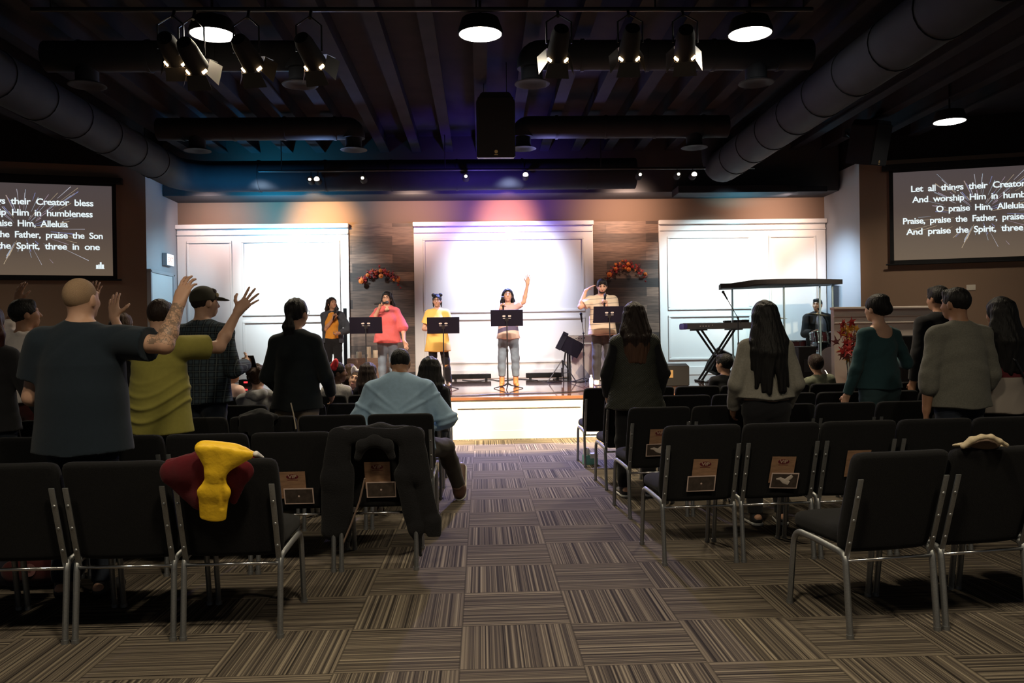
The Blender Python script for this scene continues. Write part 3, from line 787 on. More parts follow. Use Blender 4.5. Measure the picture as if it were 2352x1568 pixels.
        f.chain([e, m, wv], [ar*.84, ar*.86, ar*.56], k=.02)
        f.cap(wv-unit(wv-e)*.02*s, wv+unit(wv-e)*.012*s, ar*.56, ar*.52, k=.014, flat=.8, axis=unit(np.cross(wv-e, V3(.1, 1, .2))))
        hd = dict(hands.get(nm, {})); d = hd.pop('d', None); n = hd.pop('n', None)
        d = unit(wv-e) if d is None else unit(d)
        n = V3(-q, .3, 0) if n is None else V3(*n)
        hand(f, wv, d, n, q, hd.pop('size', 1.0)*s*(.92 if fem else 1), **hd)
        p.arm[nm] = (S, e, wv, ar, d, unit(n))
    # legs
    p.leg = {}
    for q in (-1, 1):
        if legs and q in legs:
            kn, an = legs[q]
            kn = loc(kn) if isinstance(kn, Vector) else V3(*kn); an = loc(an) if isinstance(an, Vector) else V3(*an)
            hj = V3(q*.085*s, .0, pz-.02*s)
        elif seat is None: hj, kn, an = V3(q*.085, 0, .90)*s, V3(q*stance*.97, .02, .49)*s, V3(q*stance, -.02, .09)*s
        else:
            hj = V3(q*.085*s, .02*s, pz-.02*s); kn = V3(q*.13*s, max(.43*s, .40), pz+.0*s)
            an = V3(q*.13*s, max(.46*s, .43), max(.085*s, pz-.02*s-.42*s))
        tr = (.085 if not fem else .088)*s*(.55+.45*b)
        f.cap(hj, kn, tr, .056*s*(.7+.3*b), k=.04)
        m = kn+(an-kn)*.32
        f.chain([kn, m, an], [.055*s*(.7+.3*b), .056*s*(.7+.3*b), .036*s], k=.02)
        ft = unit(V3((an-kn)[0]*.2+q*.12, 1, 0)) if seat is None or not (legs and q in legs) else None
        if ft is None:
            sh = unit(an-kn); ft = unit(V3(sh[0]*.2, .62, .75))
        p.leg[q] = (hj, kn, an, ft, tr)
        f.cap(an+V3(0, 0, -.03*s)-ft*.035*s, an+ft*.16*s+V3(0, 0, -.055*s), .034*s, .026*s, k=.02)
    soft = soft_obj('body', f, vox, body_mats or skin_m, root, region=(lambda c: body_region(p, c)) if body_region else None)
    p.body = soft
    if eyes:
        for q in (-1, 1):
            mb = MB(); mb.ball(hp(q*.031, .0865, .011), (.0115*hs, .007*hs, (.0058 if eyes is True else .0022)*hs), 10); mb.build('eye', M_eye, root, smooth=True)
            mb = MB(); mb.tube([hp(q*.014, .097, .033), hp(q*.032, .094, .038), hp(q*.048, .082, .034)], [.003*hs, .0042*hs, .002*hs], n=6); mb.build('eyebrow', M_brow, root, smooth=True)
        mb = MB(); mb.tube([hp(-.024, .088, -.067), hp(-.01, .0965, -.064), hp(0, .098, -.0655), hp(.01, .0965, -.064), hp(.024, .088, -.067)], [.002*hs, .0065*hs, .0075*hs, .0065*hs, .002*hs], n=8)
        mb.build('lips', M_lip, root, smooth=True)
    return p
# ---- clothing
def top(p, name, m, sleeve='short', hem=.88, t=.012, loose=.0, vox=.010, fold=None, neck=.0, neckdrop=0, cuff=None, hemtilt=0.0, flare=0.0, region=None, sl_loose=.012, vneck=0.0, label=None):
    """hem: height (before scaling) of the lower edge; sleeve: short / elbow / rolled / long / none"""
    s, b, tp, T, fwd = p.s, p.b, p.tp, p.T, p.fwd; sb = s*b; f = Field(); wt, ch = (.128, .142) if p.fem else (.146, .158)
    h0 = tp(0, 0, hem)
    for q in (-1, 1): f.cap(tp(q*.048, 0, hem-.06), tp(q*.02, .005, 1.09), (.150+flare)*sb+loose*s+t, (wt-.008+loose*.8)*sb+t, k=.05, flat=.82, axis=fwd, clip=[(h0, -(T @ V3(0, hemtilt, 1)))])
    f.cap(tp(0, .005, 1.09), tp(0, 0, 1.28), (wt+loose*.8)*sb+t, ch*sb+t, k=.06, flat=.72, axis=fwd)
    f.cap(tp(0, 0, 1.28), tp(0, -.005, 1.37), ch*sb+t, .112*sb+t, k=.05, flat=.68, axis=fwd)
    if p.fem:
        for q in (-1, 1): f.ell(tp(q*.07, .075*b, 1.24), V3(.062, .06, .062)*sb+t, k=.05)
    for q, nm in ((1, 'R'), (-1, 'L')):
        S, e, w_, ar, d, n = p.arm[nm]
        f.cap(tp(q*.035, -.018, 1.438), S, .048*sb+t, .050*sb*(.9 if p.fem else 1)+t*.8, k=.04)
        u1, u2 = unit(e-S), unit(w_-e); LU, LF = np.linalg.norm(e-S), np.linalg.norm(w_-e)
        r = ar+t+sl_loose
        if sleeve == 'none': continue
        if sleeve == 'short':
            E_ = S+u1*LU*.68; f.cap(S, S+u1*LU*.85, ar*1.16+t+sl_loose*.5, r, k=.035, clip=[(E_, u1)])
        elif sleeve == 'elbow':
            f.cap(S, e, ar*1.16+t, r, k=.035); E_ = e+u2*LF*.06; f.cap(e, e+u2*LF*.3, r*.98, r*1.02, k=.02, clip=[(E_, u2)])
        else:
            fr = .34 if sleeve == 'rolled' else .96
            f.cap(S, e, ar*1.12+t*.8, ar*.88+t*.8+sl_loose*.35, k=.035); E_ = e+u2*LF*fr
            f.cap(e, e+u2*LF*(fr+.2), ar*.88+t*.8+sl_loose*.35, (ar*.60+t*.7+sl_loose*.4) if sleeve == 'long' else ar*.88+t*.6+sl_loose*.3, k=.02, clip=[(E_, u2)])
            if sleeve == 'rolled':
                for g in (.02, .10, .18, .26, .32): f.cap(e+u2*LF*g-u2*.005, e+u2*LF*g+u2*.005, ar*.90+t*.8+sl_loose*.4, k=.012)
    n0 = tp(0, -.02, 1.36); n1 = p.hp(0, -.015, -.03)
    rn = (.050 if True else 0)*s*(.75+.25*b)+.010+neck
    f.cap(tp(0, -.008, 1.425-neckdrop), n1, rn, rn*.95, k=.008, sub=True)
    if vneck: f.cap(tp(0, .10, 1.44), tp(0, .19, 1.43-vneck), .050*s, .008, k=.01, sub=True)
    if cuff: f.chain([tp(-.055, -.06, 1.455), tp(0, -.075, 1.475), tp(.055, -.06, 1.455)], [.016, .018, .016], k=.015)
    return soft_obj(name, f, vox, m, p.root, fold=fold if fold is not None else wrinkles(.0035, seed=int(abs(p.root.location.x)*100)), region=region, label=label)
def trousers(p, m, vox=.011, t=.012, waist=.97, cut=None, name='trousers', loose=.0, fold=None):
    t = max(t, .011); s, sb, tp, fwd = p.s, p.s*p.b, p.tp, p.fwd; f = Field()
    f.cap(tp(-.065, 0, .93), tp(.065, 0, .93), .106*sb+t, k=.05, flat=.88, axis=fwd, clip=[(tp(0, 0, waist), p.up)])
    f.cap(tp(0, 0, .95), tp(0, .005, 1.06), .148*sb+t*.8, .138*sb+t*.8, k=.05, flat=.72, axis=fwd, clip=[(tp(0, 0, waist), p.up)])
    for q in (-1, 1):
        hj, kn, an, ft, tr = p.leg[q]; a = an-unit(an-kn)*(.0 if cut is None else cut); u = unit(an-kn)
        f.cap(hj, kn, tr+t, .060*s+t+loose, k=.04)
        m_ = kn+(an-kn)*.35
        f.cap(kn, m_, .060*s+t+loose, .058*s+t+loose, k=.03); f.cap(m_, an+u*.05, .058*s+t+loose, .044*s+t+loose, k=.03, clip=[(a+u*.0, u)])
    return soft_obj(name, f, vox, m, p.root, fold=fold or wrinkles(.004, (5, 5, 30), 3))
def shoes(p, m, sole=None, vox=.008, high=.0, name='shoe', only=(-1, 1), sm=None):
    s = p.s
    for q in only:
        hj, kn, an, ft, tr = p.leg[q]; f = Field(); up = unit(np.cross(np.cross(ft, V3(0, 0, 1)) if abs(ft[2]) < .9 else V3(1, 0, 0), ft)); up = up if up[2] > -.2 else -up
        if seatless(ft): up = V3(0, 0, 1); 
        h = an-up*.048*s-ft*.03*s; toe = an+ft*.165*s-up*.058*s
        f.cap(h, toe, .040*s, .034*s, k=.02, clip=[(an-up*.083*s, -up)])
        f.cap(an-up*.03*s, an+up*(.03+high)*s, .046*s, .048*s, k=.02, clip=[(an+up*(.03+high)*s, up)])
        o = soft_obj(name, f, vox, m, p.root)
        if sole:
            g = Field(); g.cap(h-up*.018*s, toe-up*.010*s, .046*s, .040*s, k=.01, clip=[(an-up*.062*s, up), (an-up*.086*s, -up)])
            soft_obj('sole', g, vox, sole, o)
def seatless(ft): return abs(ft[2]) < .3
# ---- hair
def hair(p, m, style='short', t=.014, length=.3, vox=.008, width=.07, tips=None, wave=.0, back=.0, name='hair'):
    hp, Rh, hs, T = p.hp, p.Rh, p.hs, p.T; f = Field()
    tt = t*hs; W = Rh
    down = unit(-(T @ V3(0, 0, 1))+V3(0, 0, -1))
    cutp = (hp(0, 0, -.031), Rh @ V3(0, .6, -1)) if style in ('short', 'buzz', 'bun', 'buns', 'ponytail', 'curly') else None
    cl = [cutp] if cutp else [(hp(0, .045, -.02), Rh @ V3(0, 1, -.35))]
    f.ell(hp(0, -.014, .024), (.074*hs+tt, .094*hs+tt, .088*hs+tt*1.1), Rh, k=.01, clip=cl)
    if style == 'short':
        f.cap(hp(-.035, .055, .085), hp(.035, .055, .085), .022*hs, k=.03)
    if style == 'curly':
        r = np.random.RandomState(5)
        for i in range(46):
            v = unit(r.randn(3)+V3(0, -.35, .35)); q = hp(v[0]*.085, v[1]*.10-.014, v[2]*.095+.02)
            f.ell(q, V3(1, 1, 1)*(.016+.012*r.rand())*hs, k=.012)
    if style == 'long':
        # curtain of hair down the back and beside the face
        r = np.random.RandomState(int(abs(p.root.location.x)*97)+3)
        n = 15
        for i in range(n):
            u = -1+2*i/(n-1); a = u*1.45
            st = hp(.076*math.sin(a), -.020-.085*math.cos(a), .01)
            LL = length*(.86+.14*math.cos(u*1.4)+.08*r.rand())*(1.0 if abs(u) < .85 else .75)
            mid = st+down*LL*.5+T @ V3(u*width*.35, -(.030+back)*p.s*math.cos(u*1.1)-.01, 0)+V3(r.randn()*.006, 0, 0)
            end = st+down*LL+T @ V3(u*(width-.05)*.8+wave*r.randn(), -(.035+back)*p.s*math.cos(u*1.1), 0)
            f.chain([hp(.06*math.sin(a), -.02-.07*math.cos(a), .06), st, mid, end], [.030*hs, .027*hs, .026, .014], k=.020)
    if style == 'ponytail':
        q = hp(0, -.105, -.03); f.ell(q, V3(.03, .028, .03)*hs, k=.02)
        for i in range(5):
            u = (i-2)*.012; f.chain([q, q+down*length*.5+V3(u*1.4, -.02, 0), q+down*length+V3(u*1.5, -.005, 0)], [.022, .021, .006], k=.012)
    if style == 'bun':
        f.ell(hp(.012, -.100, -.010), V3(.048, .050, .052)*hs, k=.025); f.ell(hp(.0, -.06, .085), V3(.062, .05, .035)*hs, k=.03)
    if style == 'buns':
        for q in (-1, 1):
            f.ell(hp(q*.066, -.008, .104), V3(.038, .036, .036)*hs, k=.008)
            f.chain([hp(q*.07, -.04, -.03), hp(q*.075, -.05, -.12)], [.02, .008], k=.02)
    # open the face
    f.ell(hp(0, .085, -.055), (.062*hs, .060*hs, .105*hs), Rh, k=.012, sub=True)
    if style in ('short', 'buzz', 'bun', 'ponytail', 'buns', 'curly'):
        for q in (-1, 1): f.ell(hp(q*.080, .002, -.028), (.018*hs, .026*hs, .034*hs), Rh, k=.008, sub=True)
    zt = (p.hc-down*-length)[2]-.02 if tips else None
    reg = (lambda c: c[:, 2] < p.hc[2]-length*.62+.02*np.sin(c[:, 0]*70)) if tips else None
    fz = 110
    fn = lambda v: .0022*np.sin((v[:, 0]*150+v[:, 1]*60)+3*np.sin(v[:, 2]*8)) if style in ('long', 'ponytail') else (.0016 if style != 'buzz' else .0003)*np.sin(v[:, 0]*190+3*np.sin(v[:, 2]*60))*np.sin(v[:, 1]*170+3*np.sin(v[:, 2]*70))
    return soft_obj(name, f, vox, [m, tips] if tips else m, p.root, region=reg, fold=fn)
def glasses(p, m):
    hp, hs = p.hp, p.hs; mb = MB()
    for q in (-1, 1):
        c = [hp(q*.032+.024*math.cos(a), .108-.012*abs(math.cos(a))*(1 if math.cos(a)*q > 0 else 0), .008+.019*math.sin(a)) for a in np.linspace(0, 2*PI, 17)]
        mb.tube(c, .0022*hs, n=6); mb.tube([hp(q*.055, .098, .012), hp(q*.078, .05, .010), hp(q*.082, -.01, .0)], .0022*hs, n=6)
    mb.tube([hp(-.009, .112, .010), hp(0, .115, .014), hp(.009, .112, .010)], .0022*hs, n=6)
    return mb.build('glasses', m, p.root, smooth=True)
def microphone(p, side, label, head_d, n=None):
    """hand microphone in the closed hand; a thing of its own"""
    S, e, w_, ar, d, nn = p.arm[side]
    c = p.root.matrix_world if False else (Matrix.Translation(p.root.location) @ Matrix.Rotation(p.root.rotation_euler.z, 4, 'Z'))
    g = np.array(w_)+d*.085*p.s+nn*.024*p.s
    r = empty('microphone', c @ Vector(g), 0, label, 'microphone', 'hand microphones')
    u = (c.to_3x3() @ Vector(head_d)).normalized()
    mb = MB(); mb.cyl(u*-.10, u*.075, .0125, .019, 14); mb.cyl(u*-.115, u*-.10, .010, n=10); mb.build('handle', M_plastic, r, auto=40)
    mb = MB(); mb.ball(u*.10, .027, 14); mb.cyl(u*.075, u*.09, .022, .026, 14); mb.build('grille', M_mesh, r, smooth=True)
    return r
M_mesh = mat('mic_grille', (.06, .06, .065), .35, metal=.7, bump=(900, .6))

# ------------------------------------------------------------------ people in the seats, left block
RAISED = dict(curl=(.18, .22, .15), spread=.16, thumb=.6)
def tattoo(p, c):
    S, e, w_, ar, d, n = p.arm['R']
    u = unit(w_-e); q = c-e; t = q @ u; r = np.linalg.norm(q-t[:, None]*u, axis=1)
    on = (t > -.02) & (t < np.linalg.norm(w_-e)*.93) & (r < .09)
    return on
C_NAVY = cloth('navy_tee', (.013, .021, .031)); 
def tattoo_skin():
    g = NT('tattooed_skin'); tc = g.n('TexCoord'); a = g.n('TexNoise'); a.inputs['Scale'].default_value = 34; a.inputs['Detail'].default_value = 5; a.inputs['Roughness'].default_value = .65; g.l(tc.outputs['Object'], a.inputs['Vector'])
    v = g.n('TexVoronoi', feature='DISTANCE_TO_EDGE'); v.inputs['Scale'].default_value = 42; g.l(tc.outputs['Object'], v.inputs['Vector'])
    ink = g.math('MAXIMUM', g.math('LESS_THAN', v.outputs['Distance'], .05), g.math('GREATER_THAN', a.outputs[0], .545))
    g.l(g.mix(g.math('MULTIPLY', ink, .62), (.50, .30, .20), (.07, .065, .055)), g.b.inputs['Base Color']); g.b.inputs['Roughness'].default_value = .5; return g.m
M_tat = tattoo_skin()
n1 = person('big man with a shaved head in a navy tee, tattooed right arm raised', -2.195, 4.63, 1.75, 0, b=1.30, hyaw=-14, hpitch=6, vox=.006, skin_m=SK_LIGHT,
            R=(pt(378, 792, 4.54), pt(411, 697, 4.70)), L=((-.25, .05, -1), (.35, 1, -.1)), body_mats=[SK_LIGHT, M_tat], body_region=tattoo,
            hands={'R': dict(d=(.24, .30, .92), n=(.15, 1, -.3), curl=(.22, .30, .25), spread=.10, thumb=.25, size=1.05)})
f_navy = lambda v: wrinkles(.004, (4, 4, 10), 2)(v)+.004*np.sin(v[:, 0]*26+v[:, 2]*18)*np.clip((v[:, 2]-1.3)*4, 0, 1)
top(n1, 'navy_tee', C_NAVY, 'short', hem=.80, t=.014, loose=.015, vox=.008, fold=f_navy, sl_loose=.028); trousers(n1, C_DKJEANS); shoes(n1, M_shoe_blk)
hair(n1, H_BUZZ, 'buzz', t=.0035)

def olive_folds(v):
    x, y, z = v.T; k = np.clip((1.25-z)/.35, 0, 1)*(y < .05)
    d = 0
    for zc, a in ((.86, .016), (.95, .018), (1.03, .014), (1.12, .011)):
        zz = zc+2.2*(x+.02)**2+.03*np.sin(x*6); d = d+a*np.exp(-((z-zz)/.016)**2)
    return d*k+wrinkles(.003, (6, 6, 12), 4)(v)
C_OLIVE = cloth('olive_tee', (.30, .27, .060))
n2 = person('man in an olive green tee with both arms raised, fingers spread', -2.225, 5.80, 1.69, -4, b=1.06, hpitch=-8, vox=.006, skin_m=SK_LIGHT,
            R=(pt(503, 797, 5.95), pt(546, 716, 6.10)), L=(pt(292, 800, 6.0), pt(262, 730, 6.15)),
            hands={'R': dict(d=(.62, .12, .72), n=(-.1, 1, -.1), curl=(.06, .10, .08), spread=.30, thumb=1.15, size=1.12),
                   'L': dict(d=(-.16, .25, 1), n=(.1, 1, -.2), curl=(.12, .18, .12), spread=.10, thumb=1.0, size=1.1)})
top(n2, 'olive_tee', C_OLIVE, 'short', hem=.80, t=.016, loose=.02, vox=.007, fold=olive_folds, sl_loose=.022); trousers(n2, C_BLACK); shoes(n2, M_shoe_blk)
hair(n2, H_DKBROWN, 'short', t=.010)

def plaid():
    g = NT('cloth_plaid'); x, y, z = g.xyz()
    def stripe(c, per, w, off=0.0):
        m = g.math('FLOORED_MODULO', g.math('ADD', c, off), per); return g.math('LESS_THAN', m, w)
    col = (.020, .034, .050)
    a = g.math('MAXIMUM', stripe(x, .052, .026), stripe(z, .052, .026)); b = g.math('MINIMUM', stripe(x, .052, .026), stripe(z, .052, .026))
    c1 = g.mix(a, (.040, .062, .080), (.014, .024, .036)); c1 = g.mix(b, c1, (.005, .008, .012))
    th = g.math('MAXIMUM', stripe(x, .052, .0045, .041), stripe(z, .052, .0045, .041)); c2 = g.mix(g.math('MULTIPLY', th, .7), c1, (.11, .135, .14))
    g.l(c2, g.b.inputs['Base Color']); g.b.inputs['Roughness'].default_value = .9; return g.m
n3 = person('tall man in a dark plaid shirt and backward looking cap, facing the stage', -2.27, 6.85, 1.84, -14, b=1.08, hyaw=-34, skin_m=SK_LIGHT,
            R=((.30, -.08, -1), (-.15, 1, .15)), L=((-.25, .1, -1), (.3, 1, .2)), hands={'R': dict(curl=(.7, .8, .5))})
n3.root['label'] = 'tall man in a dark plaid shirt and a cap'
top(n3, 'plaid_shirt', plaid(), 'long', hem=.86, t=.016, loose=.012, vox=.009, fold=wrinkles(.006, (6, 6, 16), 9), cuff=True); trousers(n3, C_DKJEANS); shoes(n3, M_shoe_blk)
hair(n3, H_DKBROWN, 'short', t=.008)
f = Field(); f.ell(n3.hp(0, -.012, .030), V3(.088, .108, .098)*n3.hs, n3.Rh, k=.01, clip=[(n3.hp(0, 0, .012), n3.Rh @ V3(0, .12, -1))])
f.cap(n3.hp(-.03, .10, .030), n3.hp(.03, .10, .030), .030, k=.02, flat=.25, axis=n3.Rh @ V3(0, .1, 1)); f.cap(n3.hp(-.02, .15, .022), n3.hp(.02, .15, .022), .042, k=.03, flat=.16, axis=n3.Rh @ V3(0, .15, 1))
cap_o = soft_obj('cap', f, .006, cloth('khaki_cap', (.045, .042, .030)), n3.root, label='dark khaki cap')
mb = MB(); mb.ball(n3.hp(.058, .072, .055), (.018, .010, .020), 10); mb.build('badge', mat('pale_badge', (.55, .45, .28), .6), cap_o, smooth=True)
mb = MB(); q = n3.arm['R'][2]+unit(V3(0, 1, .2))*.10; mb.box(q, (.060, .010, .115), Matrix.Rotation(.5, 3, 'X'), bev=.003)
ph = mb.build('phone', M_plastic, label='phone in the right hand of the man in plaid', cat='phone'); ph.matrix_world = Matrix.Translation(n3.root.location) @ Matrix.Rotation(n3.root.rotation_euler.z, 4, 'Z')

C_WSHIRT = cloth('white_shirt', (.78, .70, .66))
n4 = person('man in a white shirt with his left arm high, at the far left', -3.72, 6.90, 1.76, -6, hyaw=-48, hpitch=8, skin_m=SK_TAN,
            L=(pt(22, 752, 7.0), pt(40, 695, 7.1)), R=(pt(190, 762, 7.25), pt(216, 690, 7.35)),
            hands={'L': dict(d=(.1, .1, 1), n=(.2, 1, 0), **RAISED), 'R': dict(d=(.05, .2, 1), n=(-.2, 1, 0), **RAISED)})
top(n4, 'white_shirt', C_WSHIRT, 'elbow', hem=.93, t=.016, loose=.02, vox=.009, fold=wrinkles(.008, (7, 6, 20), 12), cuff=True); trousers(n4, cloth('maroon_trousers', (.06, .014, .014))); shoes(n4, M_shoe_blk)
hair(n4, H_BLACK, 'short', t=.014)

n5 = person('woman with dark red hair in black at the left edge', -3.33, 5.72, 1.655, 0, sex='f', hyaw=-10, skin_m=SK_TAN, R=((.42, .10, -1), (.25, .55, -.85)), L=None)
top(n5, 'black_top', C_BLACK, 'long', hem=.86, t=.014, loose=.02, vox=.011, sl_loose=.02); trousers(n5, C_DKJEANS); shoes(n5, M_shoe_blk); hair(n5, H_AUBURN, 'long', t=.018, length=.27, width=.10)
n6 = person('brown haired head showing between the navy tee and the olive tee', -3.42, 8.02, 1.68, 0, sex='f', hyaw=-20, skin_m=SK_MID, vox=.012)
top(n6, 'dark_top', C_BLACK, 'long', vox=.014); trousers(n6, C_BLACK, vox=.015); shoes(n6, M_shoe_blk, vox=.012); hair(n6, H_BROWN, 'long', t=.014, length=.3, vox=.010)

C_BLKJKT = cloth('black_jacket', (.008, .011, .013))
n7 = person('woman in a black jacket with a low ponytail and glasses', -1.525, 6.88, 1.735, -8, sex='f', b=1.04, hyaw=-16, skin_m=SK_MID, R=((.34, .0, -1), (-.1, .7, -.55)), L=((-.34, 0, -1), (.2, .7, -.5)))
top(n7, 'black_jacket', C_BLKJKT, 'long', hem=.84, t=.018, loose=.012, vox=.009, sl_loose=.016, cuff=True); trousers(n7, cloth('beige_trousers', (.20, .16, .12)), t=.012); shoes(n7, M_shoe_blk)
hair(n7, H_BLACK, 'ponytail', t=.016, length=.17); glasses(n7, M_steel)

def shirt_folds(v):
    x, y, z = v.T
    d = 0
    for zc, kx, x0, a, w in ((.70, .25, 0, .014, .018), (.78, .5, -.08, .013, .016), (.64, .35, .06, .012, .014), (.86, .75, .0, .009, .018), (.74, -.3, .16, .010, .014), (.92, -.5, -.18, .007, .02)): d = d+a*np.exp(-((z-zc-kx*np.abs(x-x0))/w)**2)
    return d*(y < .06)+wrinkles(.004, (7, 6, 14), 21)(v)
C_BLUE = cloth('light_blue_shirt', (.31, .46, .62))
n8 = person('seated man in a light blue shirt, one leg out in the aisle', -.636, 6.33, 1.63, 0, b=1.42, seat=.475, lean=13, hpitch=-12, skin_m=SK_TAN, vox=.007,
            R=((.62, .05, -.85), (-.35, .9, -.25)), L=((-.45, .1, -.9), (.4, .9, -.2)), legs={1: (Vector((-.31, 6.82, .50)), Vector((-.215, 7.14, .13)))})
top(n8, 'blue_shirt', C_BLUE, 'long', hem=.90, t=.018, loose=.03, vox=.008, fold=shirt_folds, sl_loose=.03, cuff=True); trousers(n8, cloth('olive_trousers', (.045, .038, .028)), t=.016)
shoes(n8, mat('brown_shoe', (.085, .040, .024), .5), M_sole, only=(-1,))
hj, kn, an, ft, tr = n8.leg[1]; up_ = unit((kn-an)-ft*np.dot(kn-an, ft)); f = Field(); hl, to = an-ft*.055-up_*.045, an+ft*.205-up_*.050
f.cap(hl, to, .050, .044, k=.02, clip=[(an-up_*.082, -up_)]); f.cap(an-up_*.04-ft*.015, an+up_*.035-ft*.01, .056, .054, k=.03, clip=[(an+up_*.035, up_)])
so = soft_obj('shoe', f, .006, MATS['brown_shoe'], n8.root); g = Field(); g.cap(hl-up_*.02, to-up_*.016, .056, .050, k=.01, clip=[(an-up_*.066, up_), (an-up_*.088, -up_)]); soft_obj('sole', g, .006, M_sole, so); hair(n8, H_BLACK, 'short', t=.009)

def sitter(label, X, Y, H, sex, hm, style, cm, cname, length=.2, face=0, hyaw=0, hpitch=0, lean=0, skin_m=SK_MID, sleeve='long', child=True, tilt=0, b=1.0, seat=.475, legsm=C_DKJEANS, hroll=0, eyes=False, t=.014, wave=0):
    p = person(label, X, Y, H, face, sex=sex, seat=seat, lean=lean, hyaw=hyaw, hpitch=hpitch, skin_m=skin_m, vox=.009, child=child, tilt=tilt, b=b, hroll=hroll, eyes=eyes,
               R=((.2, .3, -1), (-.3, 1, -.2)), L=((-.2, .3, -1), (.3, 1, -.2)))
    top(p, cname, cm, sleeve, hem=.93, vox=.011, loose=.015); trousers(p, legsm, vox=.013); shoes(p, M_shoe_blk, vox=.010)
    hair(p, hm, style, t=t, length=length, wave=wave, vox=.007)
    return p
n9 = sitter('seated woman with long black hair just right of the man in light blue', -.47, 7.42, 1.36, 'f', H_BLACK, 'long', C_BLACK, 'black_top', .34, lean=8, hyaw=10, t=.02); glasses(n9, M_steel)
n10 = sitter('small girl in a pale pink top looking right, by the plaid shirt', -2.60, 8.62, 1.26, 'f', H_BLACK, 'long', cloth('pale_pink', (.78, .52, .45)), 'pink_top', .16, hyaw=-72, face=-10, sleeve='short')
mb = MB(); q = n10.hp(.02, -.04, .115); mb.ball(q, (.020, .014, .008), 10); mb.ball(q+V3(.012, .02, -.006), (.012, .012, .007), 8); mb.build('hair_clip', mat('pink_clip', (.7, .25, .22), .4), n10.root, smooth=True)
n11 = sitter('child in a grey hoodie with messy curly hair in a topknot', -1.96, 7.44, 1.26, 'm', H_BROWN, 'curly', cloth('grey_hoodie', (.42, .42, .425), noise=(60, .3)), 'grey_hoodie', tilt=-6, lean=6, b=1.15, skin_m=SK_LIGHT)
f = Field(); f.chain([n11.tp(-.10, .02, 1.45), n11.tp(-.08, -.09, 1.44), n11.tp(0, -.13, 1.42), n11.tp(.08, -.09, 1.44), n11.tp(.10, .02, 1.45)], [.028, .036, .042, .036, .028], k=.03); soft_obj('hood', f, .009, MATS['cloth_grey_hoodie'], n11.root, fold=wrinkles(.006, (12, 12, 20), 4))
f = Field(); r_ = np.random.RandomState(2)
for i in range(16):
    v = unit(r_.randn(3)); f.ell(n11.hp(-.05+v[0]*.03, -.04+v[1]*.03, .115+v[2]*.025), V3(1, 1, 1)*.013, k=.01)
soft_obj('topknot', f, .006, H_BROWN, n11.root)
n12 = sitter('girl with a big red bow in her dark hair, looking right', -1.50, 8.60, 1.22, 'f', H_BLACK, 'bun', cloth('white_print', (.55, .52, .50), noise=(70, .5)), 'white_top', hyaw=-70, face=-8, skin_m=SK_DARK, sleeve='short')
def bow(p, c, m, sc, ax):
    f = Field(); ax = unit(ax); u = unit(p.Rh @ V3(0, .2, 1))
    w_ = np.cross(ax, u)
    for q in (-1, 1):
        for k in (-1.0, -.35, .35, 1.0): f.cap(c, c+ax*q*(.058-.012*abs(k))*sc+u*k*.030*sc, .010*sc, .019*sc, k=.010, flat=.75, axis=w_)
    f.ell(c, V3(.016, .016, .016)*sc, k=.01); return soft_obj('bow', f, .005, m, p.root)
bow(n12, n12.hp(.05, -.085, .055), mat('red_ribbon', (.72, .03, .04), .6), 1.35, n12.Rh @ V3(.3, .7, .45))
n13 = person('baby with a white bow and closed eyes, facing the camera', -1.395, 9.06, 1.0, 176, sex='f', child=True, skin_m=SK_LIGHT, vox=.006, hroll=-14, hpitch=12, eyes='closed', b=1.1)
top(n13, 'dark_top', C_BLACK, 'long', vox=.010); trousers(n13, C_BLACK, vox=.012); shoes(n13, M_shoe_blk); hair(n13, H_BROWN, 'buzz', t=.004, vox=.006)
bow(n13, n13.hp(0, .03, .118), mat('white_ribbon', (.8, .76, .78), .6), 1.0, n13.Rh @ V3(1, 0, 0))
n14 = sitter('child with glossy brown hair behind the baby', -1.53, 9.68, 1.10, 'f', H_BROWN, 'long', C_BLACK, 'dark_top', .14, skin_m=SK_LIGHT, t=.018)
n15 = sitter('person with long dark hair left of the man in light blue', -1.17, 8.60, 1.19, 'f', H_DKBROWN, 'long', C_BLACK, 'black_top', .26, hyaw=-30, t=.018)

# ------------------------------------------------------------------ right block
def quilt():
    g = NT('cloth_quilted'); x, y, z = g.xyz()
    a = g.math('SINE', g.math('MULTIPLY', g.math('ADD', x, z), 150)); b = g.math('SINE', g.math('MULTIPLY', g.math('SUBTRACT', x, z), 150))
    h = g.math('MULTIPLY', g.math('ABSOLUTE', a), g.math('ABSOLUTE', b))
    bp = g.n('Bump'); bp.inputs['Strength'].default_value = .35; bp.inputs['Distance'].default_value = .008; g.l(h, bp.inputs['Height']); g.l(bp.outputs[0], g.b.inputs['Normal'])
    g.l(g.mix(h, (.022, .024, .016), (.034, .036, .025)), g.b.inputs['Base Color']); g.b.inputs['Roughness'].default_value = .7; return g.m
r1 = person('woman in a dark olive quilted vest with long brown hair', 1.33, 7.15, 1.675, 0, sex='f', b=1.10, hpitch=-4, skin_m=SK_LIGHT, R=((.36, -.02, -1), (-.1, .55, -.8)), L=((-.36, -.02, -1), (.12, .55, -.8)), stance=.115)
top(r1, 'dark_sleeves', C_BLACK, 'long', hem=.95, t=.012, vox=.010, label='black long sleeved top')
top(r1, 'quilted_vest', quilt(), 'none', hem=.80, t=.028, loose=.015, flare=.03, vox=.008)
mb = MB()
for q in (-.075, -.05, .065, .085): mb.ball(r1.tp(q, -.155, 1.00), .0045, 8)
mb.build('studs', M_chrome, r1.root, smooth=True)
trousers(r1, C_BLACK, t=.008); shoes(r1, M_shoe_blk, M_sole); hair(r1, H_DKBROWN, 'long', t=.020, length=.40, width=.12, tips=H_TIPS, back=.04)
